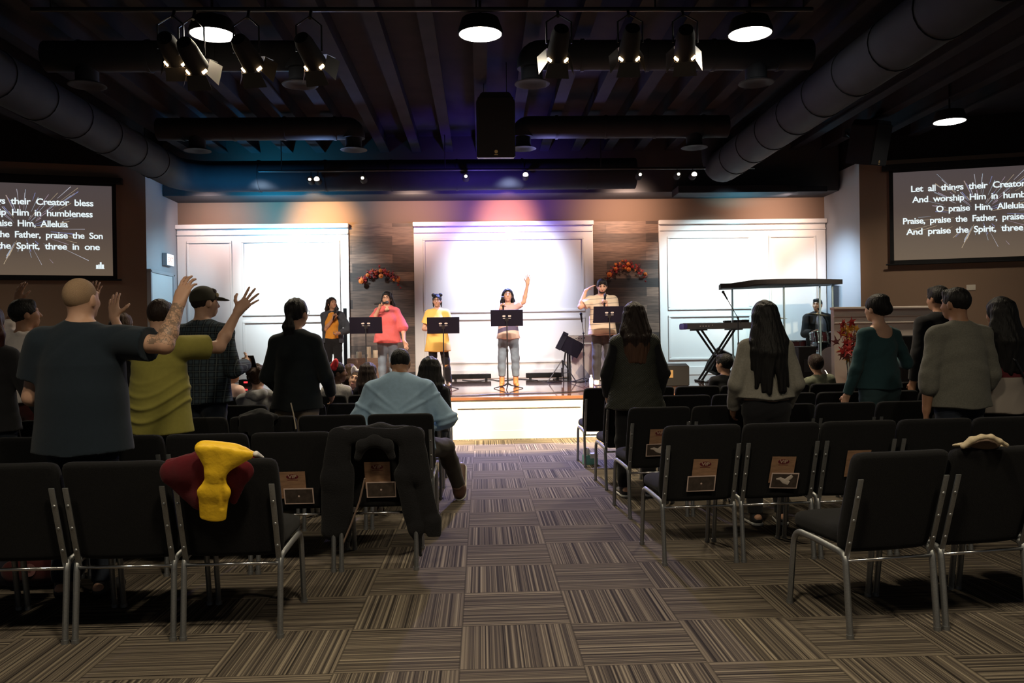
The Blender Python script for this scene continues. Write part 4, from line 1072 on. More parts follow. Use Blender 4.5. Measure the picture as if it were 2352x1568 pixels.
C_GREYSW = cloth('grey_sweatshirt', (.25, .235, .20), noise=(90, .3))
r2 = person('girl in a short grey sweatshirt with very long black hair', 2.075, 5.98, 1.62, 0, sex='f', skin_m=SK_MID, R=((.30, .0, -1), (-.1, .6, -.7)), L=((-.30, .0, -1), (.1, .6, -.7)))
top(r2, 'grey_sweatshirt', C_GREYSW, 'long', hem=1.00, t=.018, loose=.025, vox=.009, sl_loose=.022); trousers(r2, C_BLACK, t=.011); shoes(r2, M_shoe_blk, M_sole)
hair(r2, H_BLACK, 'long', t=.022, length=.52, width=.14, back=.05, wave=.02)
r3 = sitter('small dark haired child seated left of the girl in the grey sweatshirt', 2.66, 8.96, 1.25, 'm', H_BLACK, 'short', C_BLACK, 'dark_top', hyaw=40, skin_m=SK_MID)
r4 = sitter('boy in a camouflage shirt with a round dark head, near the flower vase', 3.80, 9.10, 1.20, 'm', H_DKBROWN, 'short', cloth('camouflage', (.14, .15, .11), noise=(22, .95)), 'camouflage_shirt', tilt=-8, sleeve='short', t=.02)
C_TEAL = cloth('teal_top', (.028, .070, .080))
r5 = person('woman in a teal wide necked top with pinned up black hair', 3.50, 7.17, 1.715, 12, sex='f', hyaw=16, skin_m=SK_LIGHT, L=((-.30, .0, -1), (-.10, .35, -.9)), R=((.5, .05, -.9), (.0, .9, .1)))
top(r5, 'teal_top', C_TEAL, 'long', hem=.92, t=.012, loose=.02, vox=.006, neck=.045, fold=wrinkles(.005, (8, 6, 18), 14)); trousers(r5, cloth('teal_trousers', (.045, .085, .095)), t=.016); shoes(r5, M_shoe_blk); hair(r5, H_BLACK, 'bun', t=.018)
C_GREY = cloth('grey_sweater', (.15, .145, .122), noise=(120, .35))
r6 = person('man in a grey sweater with pushed up sleeves, left fist hanging', 3.49, 5.93, 1.705, 6, b=1.08, hyaw=22, hpitch=-2, skin_m=SK_TAN, vox=.006, L=((-.24, -.02, -1), (-.03, .10, -1)), R=((.26, 0, -1), (-.1, .5, -.8)),
            hands={'L': dict(n=(.8, -.5, 0), curl=(.75, .95, .6), spread=.03, thumb=.45)})
top(r6, 'grey_sweater', C_GREY, 'rolled', hem=.86, t=.018, loose=.02, vox=.008, sl_loose=.018, fold=wrinkles(.004, (6, 6, 18), 8)); trousers(r6, C_DKJEANS); shoes(r6, M_shoe_blk); hair(r6, H_BLACK, 'short', t=.010)
r7 = person('man in a black hooded top behind the man in the grey sweater', 4.66, 8.25, 1.85, 4, b=1.05, hyaw=18, skin_m=SK_TAN)
top(r7, 'black_hoodie', C_BLACK, 'long', hem=.86, t=.02, loose=.02, vox=.011, cuff=True); trousers(r7, C_BLACK, vox=.013); shoes(r7, M_shoe_blk); hair(r7, H_BLACK, 'short', t=.014)
def blocks():
    g = NT('cloth_colour_blocks'); x, y, z = g.xyz()
    c = g.ramp(g.math('SUBTRACT', z, .6), [(0, (.36, .31, .27)), (.435, (.36, .31, .27)), (.437, (.10, .008, .014)), (.522, (.10, .008, .014)), (.524, (.012, .011, .012))], 'CONSTANT')
    g.l(c, g.b.inputs['Base Color']); g.b.inputs['Roughness'].default_value = .9; return g.m
r8 = person('woman with long dark hair in a black, maroon and white top at the right edge', 3.96, 6.16, 1.63, 6, sex='f', b=1.0, hyaw=8, skin_m=SK_TAN, R=((.3, .1, -1), (0, .6, -.7)), L=((-.18, .1, -1), (.2, .8, -.4)))
top(r8, 'block_top', blocks(), 'long', hem=.83, t=.016, loose=.03, vox=.009, fold=wrinkles(.007, (7, 7, 22), 31)); trousers(r8, C_BLACK); shoes(r8, M_shoe_blk); hair(r8, H_BLACK, 'long', t=.022, length=.44, width=.12, back=.03)
f = Field(); f.chain([r8.tp(-.13, -.02, 1.47), r8.tp(-.02, -.17, 1.25), r8.tp(.14, -.16, .98)], [.010, .010, .010], k=.01, flat=.5, axis=V3(0, 1, 0)); soft_obj('bag_strap', f, .006, M_steel, r8.root)

# ------------------------------------------------------------------ singers and band
ST = dict(z0=STZ, eyes=True)
GRIP = dict(curl=(.95, 1.15, .75), spread=.02, thumb=.5, grip=True)
C_DENIM = cloth('dark_denim', (.045, .052, .066), noise=(20, .4)); C_OR = cloth('orange_top', (.55, .23, .03)); C_CORAL = cloth('coral_blouse', (.62, .125, .125))
s1 = person('woman in a dark denim jacket over an orange top, singing', -2.63, 14.80, 1.575, 180, sex='f', hyaw=38, hpitch=10, skin_m=SK_MID,
            R=(pt(748, 756, 14.72), pt(766, 731, 14.62)), L=(pt(801, 757, 14.72), pt(779, 765, 14.60)), hands={'R': dict(d=(-.2, .2, 1), n=(-.5, .8, 0), **GRIP), 'L': dict(curl=(.9, 1, .6))}, **ST)
top(s1, 'orange_top', C_OR, 'none', hem=.95, t=.010, vox=.011)
v, q = None, None
def jacket(p, m, hem, gap=.055, t=.026, vox=.010):
    """open jacket: long sleeves, front edges apart"""
    s, sb, tp, fwd, T = p.s, p.s*p.b, p.tp, p.fwd, p.T; f = Field(); h0 = tp(0, 0, hem)
    for q in (-1, 1): f.cap(tp(q*.045, 0, hem-.06), tp(q*.02, .005, 1.09), .152*sb+t, .140*sb+t, k=.05, flat=.82, axis=fwd, clip=[(h0, -p.up)])
    f.cap(tp(0, .005, 1.09), tp(0, 0, 1.28), .148*sb+t, .158*sb+t, k=.06, flat=.74, axis=fwd); f.cap(tp(0, 0, 1.28), tp(0, -.005, 1.37), .158*sb+t, .118*sb+t, k=.05, flat=.7, axis=fwd)
    for q, nm in ((1, 'R'), (-1, 'L')):
        S, e, w_, ar, d, n = p.arm[nm]; u2 = unit(w_-e); LF = np.linalg.norm(w_-e)
        f.cap(tp(q*.035, -.018, 1.435), S, .052*sb+t, .056*sb+t*.8, k=.04); f.cap(S, e, ar*1.16+t, ar*.95+t, k=.035); E_ = e+u2*LF*.9
        f.cap(e, e+u2*LF*1.1, ar*.95+t, ar*.7+t*.8, k=.02, clip=[(E_, u2)])
    f.cap(tp(0, .20, hem-.12), tp(0, .20, 1.40), gap*s+.115*s, gap*s+.10*s, k=.006, sub=True)
    f.cap(tp(0, -.008, 1.43), p.hp(0, -.015, -.03), .062*s, .06*s, k=.008, sub=True)
    f.chain([tp(-.07, .03, 1.44), tp(-.05, -.06, 1.46), tp(0, -.075, 1.47), tp(.05, -.06, 1.46), tp(.07, .03, 1.44)], [.016, .02, .02, .02, .016], k=.015)
    return soft_obj('jacket', f, vox, m, p.root, fold=wrinkles(.004, (9, 7, 20), 6))
jacket(s1, C_DENIM, .86); trousers(s1, C_BLACK); shoes(s1, M_shoe_blk); hair(s1, H_DKBROWN, 'long', t=.018, length=.28, width=.09)
microphone(s1, 'R', 'black microphone held by the woman in the denim jacket', (-.25, .1, 1))
s2 = person('woman in a coral blouse and jeans with long black hair, singing', -1.575, 14.0, 1.615, 184, sex='f', b=1.16, hyaw=-12, skin_m=SK_LIGHT,
            R=(pt(859, 733, 13.85), pt(872, 706, 13.70)), L=(pt(926, 752, 13.98), pt(928, 783, 13.90)), hands={'R': dict(d=(-.1, .5, .9), n=(-.9, .4, 0), **GRIP), 'L': dict(d=(-.35, .1, -1), n=(.3, .9, 0), curl=(.15, .2, .1), thumb=.5)}, **ST)
top(s2, 'coral_blouse', C_CORAL, 'elbow', hem=.83, t=.014, loose=.02, flare=.015, vox=.009, fold=wrinkles(.005, (9, 7, 14), 17), vneck=.12, sl_loose=.030); trousers(s2, C_JEANS, t=.010); shoes(s2, M_shoe_blk)
hair(s2, H_BLACK, 'long', t=.020, length=.33, width=.10, back=.02); glasses(s2, M_steel); microphone(s2, 'R', 'black microphone held level by the woman in coral', (-1, -.1, .12))
C_YEL = cloth('yellow_tee', (.76, .46, .075))
def yellow_tee():
    g = NT('cloth_yellow_stripes'); x, y, z = g.xyz(); ax = g.math('ABSOLUTE', x)
    m = g.math('MULTIPLY', g.math('GREATER_THAN', ax, .195), g.math('MAXIMUM', g.math('COMPARE', z, 1.02, .010), g.math('COMPARE', z, 1.065, .010)))
    g.l(g.mix(m, (.76, .50, .13), (.02, .018, .03)), g.b.inputs['Base Color']); g.b.inputs['Roughness'].default_value = .9; return g.m
s3 = person('girl in a long yellow tee with two hair buns and glasses', -.735, 14.02, 1.565, 180, sex='f', b=1.02, hyaw=-4, skin_m=SK_LIGHT, R=((.36, -.05, -1), (-.5, .9, -.1)), L=((-.34, -.02, -1), (.5, .9, .1)), legs={-1: ((-.13, .03, .44), (-.175, -.10, .08)), 1: ((.085, .03, .44), (.10, 0, .08))}, **ST)
top(s3, 'yellow_tee', yellow_tee(), 'short', hem=.68, t=.016, loose=.025, flare=.02, vox=.009, fold=wrinkles(.004, (8, 7, 8), 5), sl_loose=.025); trousers(s3, C_BLACK, t=.010)
M_boot = mat('worn_boot', (.035, .026, .026), .42, noise=(26, .9))
for q in (-1, 1):
    hj, kn, an, ft, tr = s3.leg[q]; f = Field(); u = unit(an-kn); f.cap(kn, an, .066, .052, k=.02, clip=[(kn+u*.03, -u)]); f.cap(an-V3(0, 0, .045)-ft*.03, an+ft*.15-V3(0, 0, .058), .038, .032, k=.03, clip=[(an-V3(0, 0, .078), V3(0, 0, -1))])
    bo = soft_obj('boot', f, .007, [M_boot, mat('gold_trim', (.50, .30, .10), .35, metal=.6)], s3.root, region=lambda c, an=an, kn=kn: ((np.sin(c[:, 2]*52+c[:, 0]*40) > .35) & (c[:, 1] > (an[1]+kn[1])/2-.01)))
hair(s3, H_BLACK, 'buns', t=.014); glasses(s3, M_steel)
def tee4():
    g = NT('cloth_sunset_tee'); x, y, z = g.xyz()
    zz = g.math('ADD', z, g.math('MULTIPLY', g.math('MULTIPLY', x, x), .9)); zz = g.math('ADD', zz, g.math('MULTIPLY', x, .12))
    c = g.ramp(g.math('SUBTRACT', zz, .5), [(0, (.62, .48, .42)), (.432, (.62, .48, .42)), (.434, (.10, .085, .16)), (.505, (.10, .085, .16)), (.507, (.55, .38, .38)), (.9, (.66, .42, .36))], 'CONSTANT')
    g.l(c, g.b.inputs['Base Color']); g.b.inputs['Roughness'].default_value = .9; return g.m
s4 = person('woman at the centre stand with one arm raised high, tan boots', .455, 13.92, 1.635, 180, sex='f', hpitch=8, skin_m=SK_LIGHT, stance=.125,
            L=(pt(1203, 693, 13.88), pt(1212, 652, 13.84)), R=(pt(1140, 728, 13.75), pt(1151, 708, 13.62)), hands={'L': dict(d=(-.1, .1, 1), n=(.2, 1, 0), curl=(.1, .15, .1), spread=.2, thumb=.6), 'R': dict(d=(-.3, .2, 1), n=(-.3, .9, 0), **GRIP)}, **ST)
top(s4, 'sunset_tee', tee4(), 'short', hem=.86, t=.014, loose=.015, vox=.009, fold=wrinkles(.004, (8, 7, 16), 27)); trousers(s4, C_JEANS, t=.010, cut=.09)
shoes(s4, mat('tan_boot', (.50, .22, .075), .6), high=.075, name='boot'); hair(s4, H_BLACK, 'long', t=.018, length=.31, width=.085)
microphone(s4, 'R', 'microphone held by the woman with the raised arm', (.05, .25, 1))
def polo():
    g = NT('cloth_striped_polo'); x, y, z = g.xyz(); m = g.math('LESS_THAN', g.math('FLOORED_MODULO', g.math('ADD', z, g.math('MULTIPLY', x, .05)), .085), .010)
    g.l(g.mix(m, (.60, .50, .38), (.22, .20, .18)), g.b.inputs['Base Color']); g.b.inputs['Roughness'].default_value = .9; return g.m
s5 = person('bearded man in a striped cream polo, hand behind his head, singing', 2.045, 13.92, 1.785, 180, b=1.08, hyaw=-4, hpitch=-16, skin_m=SK_LIGHT,
            R=(pt(1333, 704, 13.90), pt(1345, 668, 13.92)), L=(pt(1410, 728, 13.75), pt(1392, 703, 13.60)), hands={'R': dict(d=(-.75, -.05, .6), n=(-.5, 0, -.8), curl=(.15, .2, .15), thumb=.5), 'L': dict(d=(.2, .2, 1), n=(.4, .9, 0), **GRIP)}, **ST)
top(s5, 'striped_polo', polo(), 'short', hem=.83, t=.016, loose=.022, vox=.009, fold=wrinkles(.004, (7, 6, 12), 41), cuff=True, sl_loose=.024); trousers(s5, cloth('charcoal_jeans', (.055, .055, .058), noise=(8, .6)), t=.014); shoes(s5, mat('white_trainer', (.80, .78, .76), .6), M_sole)
hair(s5, H_BLACK, 'short', t=.012)
f = Field(); f.ell(s5.hp(0, .040, -.064), V3(.060, .066, .054), s5.Rh, k=.01, clip=[(s5.hp(0, .098, -.078), s5.Rh @ V3(0, .38, 1)), (s5.hp(0, .0, 0), s5.Rh @ V3(0, -1, 0))]); soft_obj('beard', f, .005, H_DKBROWN, s5.root)
microphone(s5, 'L', 'black microphone held by the bearded man', (-.05, .15, 1))
C_SUIT = cloth('charcoal_suit', (.024, .022, .024)); dx = pt(1878, 760, 15.8).x
s6 = person('drummer in a dark suit jacket seated behind the drums', dx, 15.8, 1.86, 186, seat=.50, b=1.12, hyaw=-48, skin_m=SK_MID, R=((.35, .25, -1), (-.1, 1, .05)), L=((-.35, .25, -1), (.1, 1, .0)), hands={'R': GRIP, 'L': GRIP}, z0=STZ, eyes=True)
top(s6, 'grey_shirt', cloth('grey_blue_shirt', (.20, .21, .28)), 'none', hem=.96, t=.010, vox=.011); jacket(s6, C_SUIT, .90, gap=.03); trousers(s6, C_BLACK); shoes(s6, M_shoe_blk); hair(s6, H_BLACK, 'short', t=.007)
f = Field(); f.ell(s6.hp(0, .033, -.060), V3(.061, .064, .056), s6.Rh, k=.01, clip=[(s6.hp(0, 0, -.05), s6.Rh @ V3(0, .15, 1)), (s6.hp(0, .03, 0), s6.Rh @ V3(0, -1, 0))]); soft_obj('beard', f, .005, H_BLACK, s6.root)

# ------------------------------------------------------------------ music stands
M_desk = mat('stand_desk', (.007, .007, .016), .6, spec=.15)
M_whitemark = mat('white_mark', (.75, .73, .70), .6)
def music_stand(x, y, zc, label, yaw=0.0, tilt=24):
    """zc: height of the middle of the desk above the stage"""
    r = empty('music_stand', (x, y, STZ), R_(yaw), label, 'music stand', 'music stands along the stage')
    Rm = Matrix.Rotation(R_(tilt), 4, 'X'); M = Matrix.Translation((0, .02, zc)) @ Rm      # desk faces the singer (+y)
    mb = MB(); mb.box((0, 0, 0), (.515, .006, .285), bev=.002); mb.box((0, .035, -.14), (.515, .07, .006), bev=.002)
    for v in mb.bm.verts: v.co = M @ v.co
    d = mb.build('desk', M_desk, r)
    mb = MB()
    for q in (-1, 1):
        mb.cyl((q*.045-.012, -.0042, .035), (q*.045-.012, -.0052, .035), .0135, n=14); mb.cyl((q*.045+.012, -.0042, .035), (q*.045+.012, -.0052, .035), .0135, n=14)
        mb.box((q*.045, -.0047, .035), (.026, .001, .027))
    for k in range(11): mb.box((-.06+.012*k, -.0045, -.005), (.008, .001, .007+.002*(k % 3)))
    for v in mb.bm.verts: v.co = M @ v.co
    mb.build('desk_marking', M_whitemark, d)
    mb = MB(); mb.box((0, -.012, -.02), (.05, .02, .06), bev=.004)
    for v in mb.bm.verts: v.co = M @ v.co
    mb.build('tilt_joint', M_steel, r)
    mb = MB(); mb.cyl((0, 0, .06), (0, 0, zc*.55), .0135, n=12); mb.cyl((0, 0, zc*.5), (0, .0, zc-.02), .0095, n=12); mb.cyl((0, 0, zc*.55-.03), (0, 0, zc*.55+.01), .019, n=12); mb.build('pole', M_steel, r, auto=40)
    for k in range(3):
        a = R_(90+yaw+120*k+180); e = Vector((math.cos(a)*.27, math.sin(a)*.27, .005))
        mb = MB(); mb.tube([(math.cos(a)*.012, math.sin(a)*.012, .085), (math.cos(a)*.06, math.sin(a)*.06, .055), e], [.013, .012, .008], n=6, flat=.8); mb.build('leg', M_steel, r)
    return r
def stand_at(px, py, Y, label, yaw=0):
    p = pt(px, py, Y); return music_stand(p.x, Y, p.z-STZ, label, yaw)
stand_at(840, 747, 13.25, 'black music stand in front of the woman in coral', 3)
stand_at(1018, 747, 13.25, 'black music stand in front of the girl in yellow', 2)
stand_at(1164, 730, 13.20, 'black music stand at stage centre before the raised arm', -3)
stand_at(1400, 722, 13.20, 'black music stand in front of the bearded man', -2)
# slim stand with a tilted black tablet holder
x0 = pt(1292, 870, 15.0).x
r = empty('tablet_stand', (x0, 15.0, STZ), 0, 'low tripod stand holding a steeply tilted black board, left of the white keyboard', 'stand')
top_ = Vector((pt(1300, 800, 15).x-x0, -.02, pt(1300, 800, 15).z-STZ))
mb = MB(); mb.cyl((0, 0, .18), top_, .016, n=10); mb.cyl((0, 0, .10), (0, 0, .26), .022, n=10); mb.build('pole', M_steel, r, auto=40)
mb = MB(); c = Vector((pt(1310, 795, 15).x-x0, -.06, pt(1310, 795, 15).z-STZ)); mb.box(c, (.42, .012, .30), Matrix.Rotation(R_(28), 3, 'Y') @ Matrix.Rotation(R_(18), 3, 'X'), bev=.003); mb.box(c+Vector((-.16, -.02, .10)), (.10, .05, .34), Matrix.Rotation(R_(28), 3, 'Y'), bev=.004); mb.build('board', M_desk, r)
for k in range(3):
    a = R_(200+120*k); mb = MB(); mb.cyl((0, 0, .40), (math.cos(a)*.30, math.sin(a)*.30, .008), .010, n=8); mb.cyl((0, 0, .16), (math.cos(a)*.17, math.sin(a)*.17, .18), .006, n=6); mb.build('leg', M_steel, r)

# ------------------------------------------------------------------ keyboards
M_key = mat('white_key', (.8, .79, .76), .35); M_kgrey = mat('keyboard_grey', (.14, .145, .155), .4, metal=.3); M_kblue = mat('keyboard_end', (.10, .09, .42), .4)
def keyboard(c, w, label, body, end, yaw=0, back=True):
    r = empty('keyboard', c, R_(yaw), label, 'keyboard')
    mb = MB(); mb.prism([(-w/2, -.16, 0), (-w/2, .16, 0), (-w/2, .16, .06), (-w/2, .10, .075), (-w/2, -.12, .11), (-w/2, -.16, .10)], (w, 0, 0)); mb.build('case', body, r)
    mb = MB()
    for q in (-1, 1): mb.box((q*(w/2-.03), 0, .05), (.075, .34, .11), bev=.03, seg=3)
    mb.build('end_block', end, r, auto=40)
    mb = MB(); n = int(w/.0255)
    for k in range(n): mb.box((-n*.0118+k*.0236+.0118, .085, .083), (.0222, .14, .015))
    mb.build('keys', M_key, r)
    mb = MB()
    for k in range(n):
        if k % 7 in (0, 1, 3, 4, 5): mb.box((-n*.0118+(k+1)*.0236, .05, .092), (.012, .085, .014))
    mb.build('black_keys', M_plastic, r)
    mb = MB()
    for k in range(4): mb.box((-w*.30+k*.05, -.163, .05), (.022, .006, .014))
    mb.ball((-w*.15, -.162, .065), (.009, .004, .009), 8); mb.build('sockets', M_whitemark if body is M_kgrey else M_plastic, r)
    return r
def x_stand(x, y, ztop, label, spread=.36, dep=.15):
    r = empty('keyboard_stand', (x, y, STZ), 0, label, 'stand'); h = ztop-STZ
    for s in (-1, 1):
        for yy in (-dep, dep) if s < 0 else (-dep+.04, dep-.04):
            mb = MB(); mb.box((0, yy, h/2), (.035, .022, math.hypot(h, spread*2)-.01), Matrix.Rotation(s*math.atan2(spread*2, h), 3, 'Y'), bev=.003); mb.build('strut', M_steel, r)
    for s in (-1, 1):
        mb = MB(); mb.box((s*spread, 0, .016), (.05, .46, .03), bev=.006); mb.build('foot_bar', M_steel, r)
        mb = MB(); mb.box((s*spread, 0, h-.013), (.21, .40, .024), bev=.005); mb.build('rest', M_steel, r)
    mb = MB(); mb.cyl((0, -dep-.03, h/2), (0, dep+.03, h/2), .022, n=12); mb.build('pivot', M_steel, r)
    return r
kp = pt(1655, 755, 14.4)
x_stand(kp.x-.08, 14.4, kp.z, 'black X shaped stand under the long grey keyboard', .31)
keyboard(Vector((kp.x+.02, 14.4, kp.z)), 1.42, 'long grey keyboard with a blue end, seen from behind', M_kgrey, M_kblue, 1)
mb = MB()
for k, (dx_, w_) in enumerate(((.12, .12), (.30, .16), (.44, .10))): mb.box((dx_, 0, .02), (w_, .12, .035+.012*k), bev=.008)
o = mb.build('effects_box', M_plastic, label='black controller box lying on the long grey keyboard', cat='equipment'); o.location = (kp.x-.02, 14.33, kp.z+.105)
wp = pt(1345, 783, 15.4)
keyboard(Vector((wp.x+.12, 15.4, wp.z)), 1.05, 'white keyboard beside the bearded man', mat('keyboard_white', (.78, .74, .72), .4), MATS['keyboard_white'], 0)
# board with a diamond pattern carrying the white keyboard
def diamonds():
    g = NT('diamond_board'); x, y, z = g.xyz(); a = g.math('FLOORED_MODULO', g.math('FLOOR', g.math('ADD', g.math('MULTIPLY', x, 4.4), g.math('MULTIPLY', z, 3.2))), 3.0); b = g.math('FLOORED_MODULO', g.math('FLOOR', g.math('SUBTRACT', g.math('MULTIPLY', x, 4.4), g.math('MULTIPLY', z, 3.2))), 3.0)
    t = g.math('DIVIDE', g.math('ADD', a, b), 4.0); g.l(g.ramp(t, [(0, (.78, .74, .74)), (.3, (.66, .62, .66)), (.55, (.42, .42, .52)), (.8, (.26, .28, .42))], 'CONSTANT'), g.b.inputs['Base Color']); return g.m
r = empty('keyboard_table', (wp.x+.12, 15.4, STZ), 0, 'keyboard table with a white and grey diamond patterned front', 'table')
mb = MB(); mb.box((-.02, -.17, (wp.z-STZ)/2-.02), (.78, .02, wp.z-STZ-.06), bev=.003); mb.build('front_board', diamonds(), r)
mb = MB(); mb.box((0, 0, wp.z-STZ-.015), (1.0, .34, .03), bev=.004); mb.build('table_top', M_white, r)
for sx in (-1, 1):
    for sy in (-1, 1):
        mb = MB(); mb.box((sx*.44, sy*.13, (wp.z-STZ)/2-.015), (.04, .04, wp.z-STZ-.03)); mb.build('leg', M_steel, r)
# microphone stands
def mic_stand(x, y, h, label, boom=None):
    r = empty('microphone_stand', (x, y, STZ), 0, label, 'stand')
    mb = MB(); mb.cyl((0, 0, .05), (0, 0, h), .009, n=10); mb.cyl((0, 0, h*.55), (0, 0, h*.62), .015, n=10); mb.build('pole', M_steel, r, auto=40)
    for k in range(3):
        a = R_(30+120*k); mb = MB(); mb.cyl((0, 0, .09), (math.cos(a)*.28, math.sin(a)*.28, .008), .008, n=8); mb.build('leg', M_steel, r)
    t = Vector((0, 0, h))
    if boom is not None:
        mb = MB(); mb.cyl(t-Vector(boom)*.3, t+Vector(boom), .006, n=8); mb.ball(t, .02, 10); mb.build('boom', M_steel, r, auto=40); t = t+Vector(boom)
    d = (Vector(boom).normalized() if boom is not None else Vector((0, .4, 1)).normalized())
    mb = MB(); mb.cyl(t, t+d*.13, .012, .018, 12); mb.ball(t+d*.15, .026, 12); mb.build('mic', M_plastic, r, auto=40); return r
a = pt(1695, 730, 13.9); b_ = pt(1671, 688, 13.9); mic_stand(a.x, 13.9, a.z-STZ, 'thin boom microphone stand rising behind the long grey keyboard', Vector((b_.x-a.x, 0, b_.z-a.z)))
a = pt(1340, 765, 14.5); b_ = pt(1336, 740, 14.5); mic_stand(a.x, 14.5, a.z-STZ, 'short microphone stand left of the bearded man', Vector((b_.x-a.x, -.05, b_.z-a.z)))

# ------------------------------------------------------------------ floor monitors, boxes
def wedge(loc, w, d, h, label, rz=0, tilt=0, roll=0):
    r = empty('floor_monitor', loc, R_(rz), label, 'speaker', 'floor monitors on the stage'); r.rotation_euler = (R_(tilt), R_(roll), R_(rz))
    mb = MB(); mb.prism([(-w/2, -d/2, 0), (-w/2, d/2, 0), (-w/2, d/2, h*.35), (-w/2, -d*.05, h), (-w/2, -d/2, h*.9)], (w, 0, 0)); bmesh.ops.bevel(mb.bm, geom=mb.bm.edges[:], offset=.012, segments=2, affect='EDGES'); mb.build('cabinet', M_plastic, r)
    mb = MB(); a = math.atan2(h*.65, d*.55); mb.box((0, d*.235, h*.69), (w*.88, .02, math.hypot(h*.65, d*.55)*.86), Matrix.Rotation(math.pi/2-a, 3, 'X')); mb.build('grille', M_grille, r)
    mb = MB(); mb.box((.02, -d/2-.002, h*.55), (.13, .008, .12), bev=.002); mb.box((-.12, -d/2-.002, h*.58), (.03, .008, .09), bev=.002); mb.build('socket_plate', mat('brass_plate', (.34, .22, .10), .4, metal=.5), r)
    return r
a = gp(1535, 886, STZ); wedge((a.x-.03, a.y+.1, STZ), .70, .42, .36, 'wide black floor monitor right of the woman in the quilted vest')
a = gp(1632, 862, STZ); wedge((a.x, a.y-.35, STZ+.05), .36, .36, .50, 'black monitor leaning on its edge under the X stand', 12, 0, 24)
a = gp(1855, 885, STZ); r = empty('floor_speaker', (a.x, a.y+.2, STZ), R_(8), 'tall black speaker box in front of the clear drum screen', 'speaker')
zt = pt(1855, 795, a.y+.2).z-STZ
mb = MB(); mb.box((0, 0, zt/2), (.30, .34, zt), bev=.012); mb.build('cabinet', M_plastic, r); mb = MB(); mb.box((0, .172, zt/2), (.26, .012, zt*.9)); mb.build('grille', M_grille, r)
mb = MB(); mb.box((0, -.174, zt*.5), (.14, .008, .20), bev=.002); mb.build('handle', M_steel, r)
# LED bars along the foot of the wall, small rack with a red display
for nm, px0, px1 in (('left of the raised-arm woman', 1035, 1128), ('right of the raised-arm woman', 1208, 1290), ('under the plank strip at the left', 810, 900)):
    a, b_ = pt(px0, 866, 16.3), pt(px1, 866, 16.3)
    r = empty('light_bar', ((a.x+b_.x)/2, 16.3, STZ), 0, 'low black light bar on the stage floor, '+nm, 'light', 'light bars along the wall'); w_ = b_.x-a.x
    mb = MB(); mb.box((0, 0, .075), (w_, .10, .09), bev=.01); mb.build('housing', M_plastic, r)
    mb = MB()
    for q in (-1, 1): mb.box((q*w_*.38, 0, .016), (.05, .16, .032), bev=.004)
    mb.build('foot', M_steel, r)
    mb = MB()
    for k in range(9): mb.cyl(((k-4)*w_*.1, .0, .118), ((k-4)*w_*.1, .0, .126), .030, n=12)
    mb.build('lens', mat('led_lens', (.5, .5, .6), .2), r)
a = gp(575, 884, STZ); r = empty('rack_unit', (a.x, 15.6, STZ), 0, 'small black unit with a red display at the left of the stage', 'equipment'); r.location.x = pt(575, 880, 15.6).x
mb = MB(); mb.box((0, 0, .06), (.36, .25, .12), bev=.006); mb.build('case', M_plastic, r); mb = MB(); mb.box((-.05, -.127, .07), (.07, .006, .03)); mb.build('display', mat('red_display', (.3, .01, .01), .4, emit=(1, .05, .06), estr=1.5), r)
# candles on a pale crate before the left plank strip
a = pt(838, 822, 16.2); zc = a.z
mb = MB(); mb.box((0, 0, (zc-STZ)/2), (.74, .34, zc-STZ), bev=.006); o = mb.build('crate', mat('pale_crate', (.34, .22, .16), .7, noise=(6, .4), stretch=(1, 1, 8)), label='pale wooden crate carrying three candles', cat='crate'); o.location = (a.x+.05, 16.2, STZ)
mb = MB(); mb.box((-.42, 0, .72), (.06, .06, 1.44), bev=.004); o = mb.build('post', M_black, label='black upright post beside the pale crate', cat='post'); o.location = (a.x+.05, 16.2, STZ)
for k, (dx_, hh) in enumerate(((-.15, .125), (.03, .22), (.17, .15))):
    r = empty('candle', (a.x+.05+dx_, 16.12, zc), 0, 'cream pillar candle on the pale crate, '+('left' if k == 0 else 'tallest' if k == 1 else 'right')+' one', 'candle', 'candles on the crate')
    mb = MB(); mb.lathe([(.001, 0), (.050, 0), (.052, .01), (.052, hh-.008), (.048, hh), (.02, hh-.006), (.001, hh-.006)], n=24); mb.build('wax', mat('cream_wax', (.72, .60, .44), .5), r, auto=40)
    mb = MB(); mb.cyl((0, 0, hh-.008), (0, 0, hh+.018), .0025, n=6); mb.build('wick', M_black, r)
# water bottle, cables
a = gp(1358, 889, STZ); r = empty('water_bottle', (a.x, a.y, STZ), 0, 'clear plastic water bottle at the stage edge, just above the last right aisle chair', 'bottle')
M_bottle = mat('bottle_plastic', (.80, .86, .92), .12, trans=.45)
mb = MB(); mb.lathe([(.001, 0), (.032, .002), (.034, .02), (.034, .12), (.030, .145), (.013, .168), (.013, .178), (.001, .178)], n=20); mb.build('bottle_body', M_bottle, r, auto=40)
mb = MB(); mb.cyl((0, 0, .176), (0, 0, .198), .016, n=16); mb.build('cap', M_whitemark, r); mb = MB(); mb.cyl((0, 0, .06), (0, 0, .11), .0348, n=20, cap=False); mb.build('label', mat('blue_label', (.35, .5, .7), .5), r)
def cable(label, pts):
    P_ = [Vector(p) for p in pts]; out = []
    for i in range(len(P_)-1):
        p0, p1, p2, p3 = P_[max(0, i-1)], P_[i], P_[i+1], P_[min(len(P_)-1, i+2)]
        for t in np.linspace(0, 1, 10, endpoint=False): out.append(.5*((2*p1)+(p2-p0)*t+(2*p0-5*p1+4*p2-p3)*t*t+(3*p1-p0-3*p2+p3)*t**3))
    mb = MB(); mb.tube(out+[P_[-1]], .007, n=6); mb.build('cable', M_plastic, smooth=True, label=label, cat='cable')
cz = STZ+.008
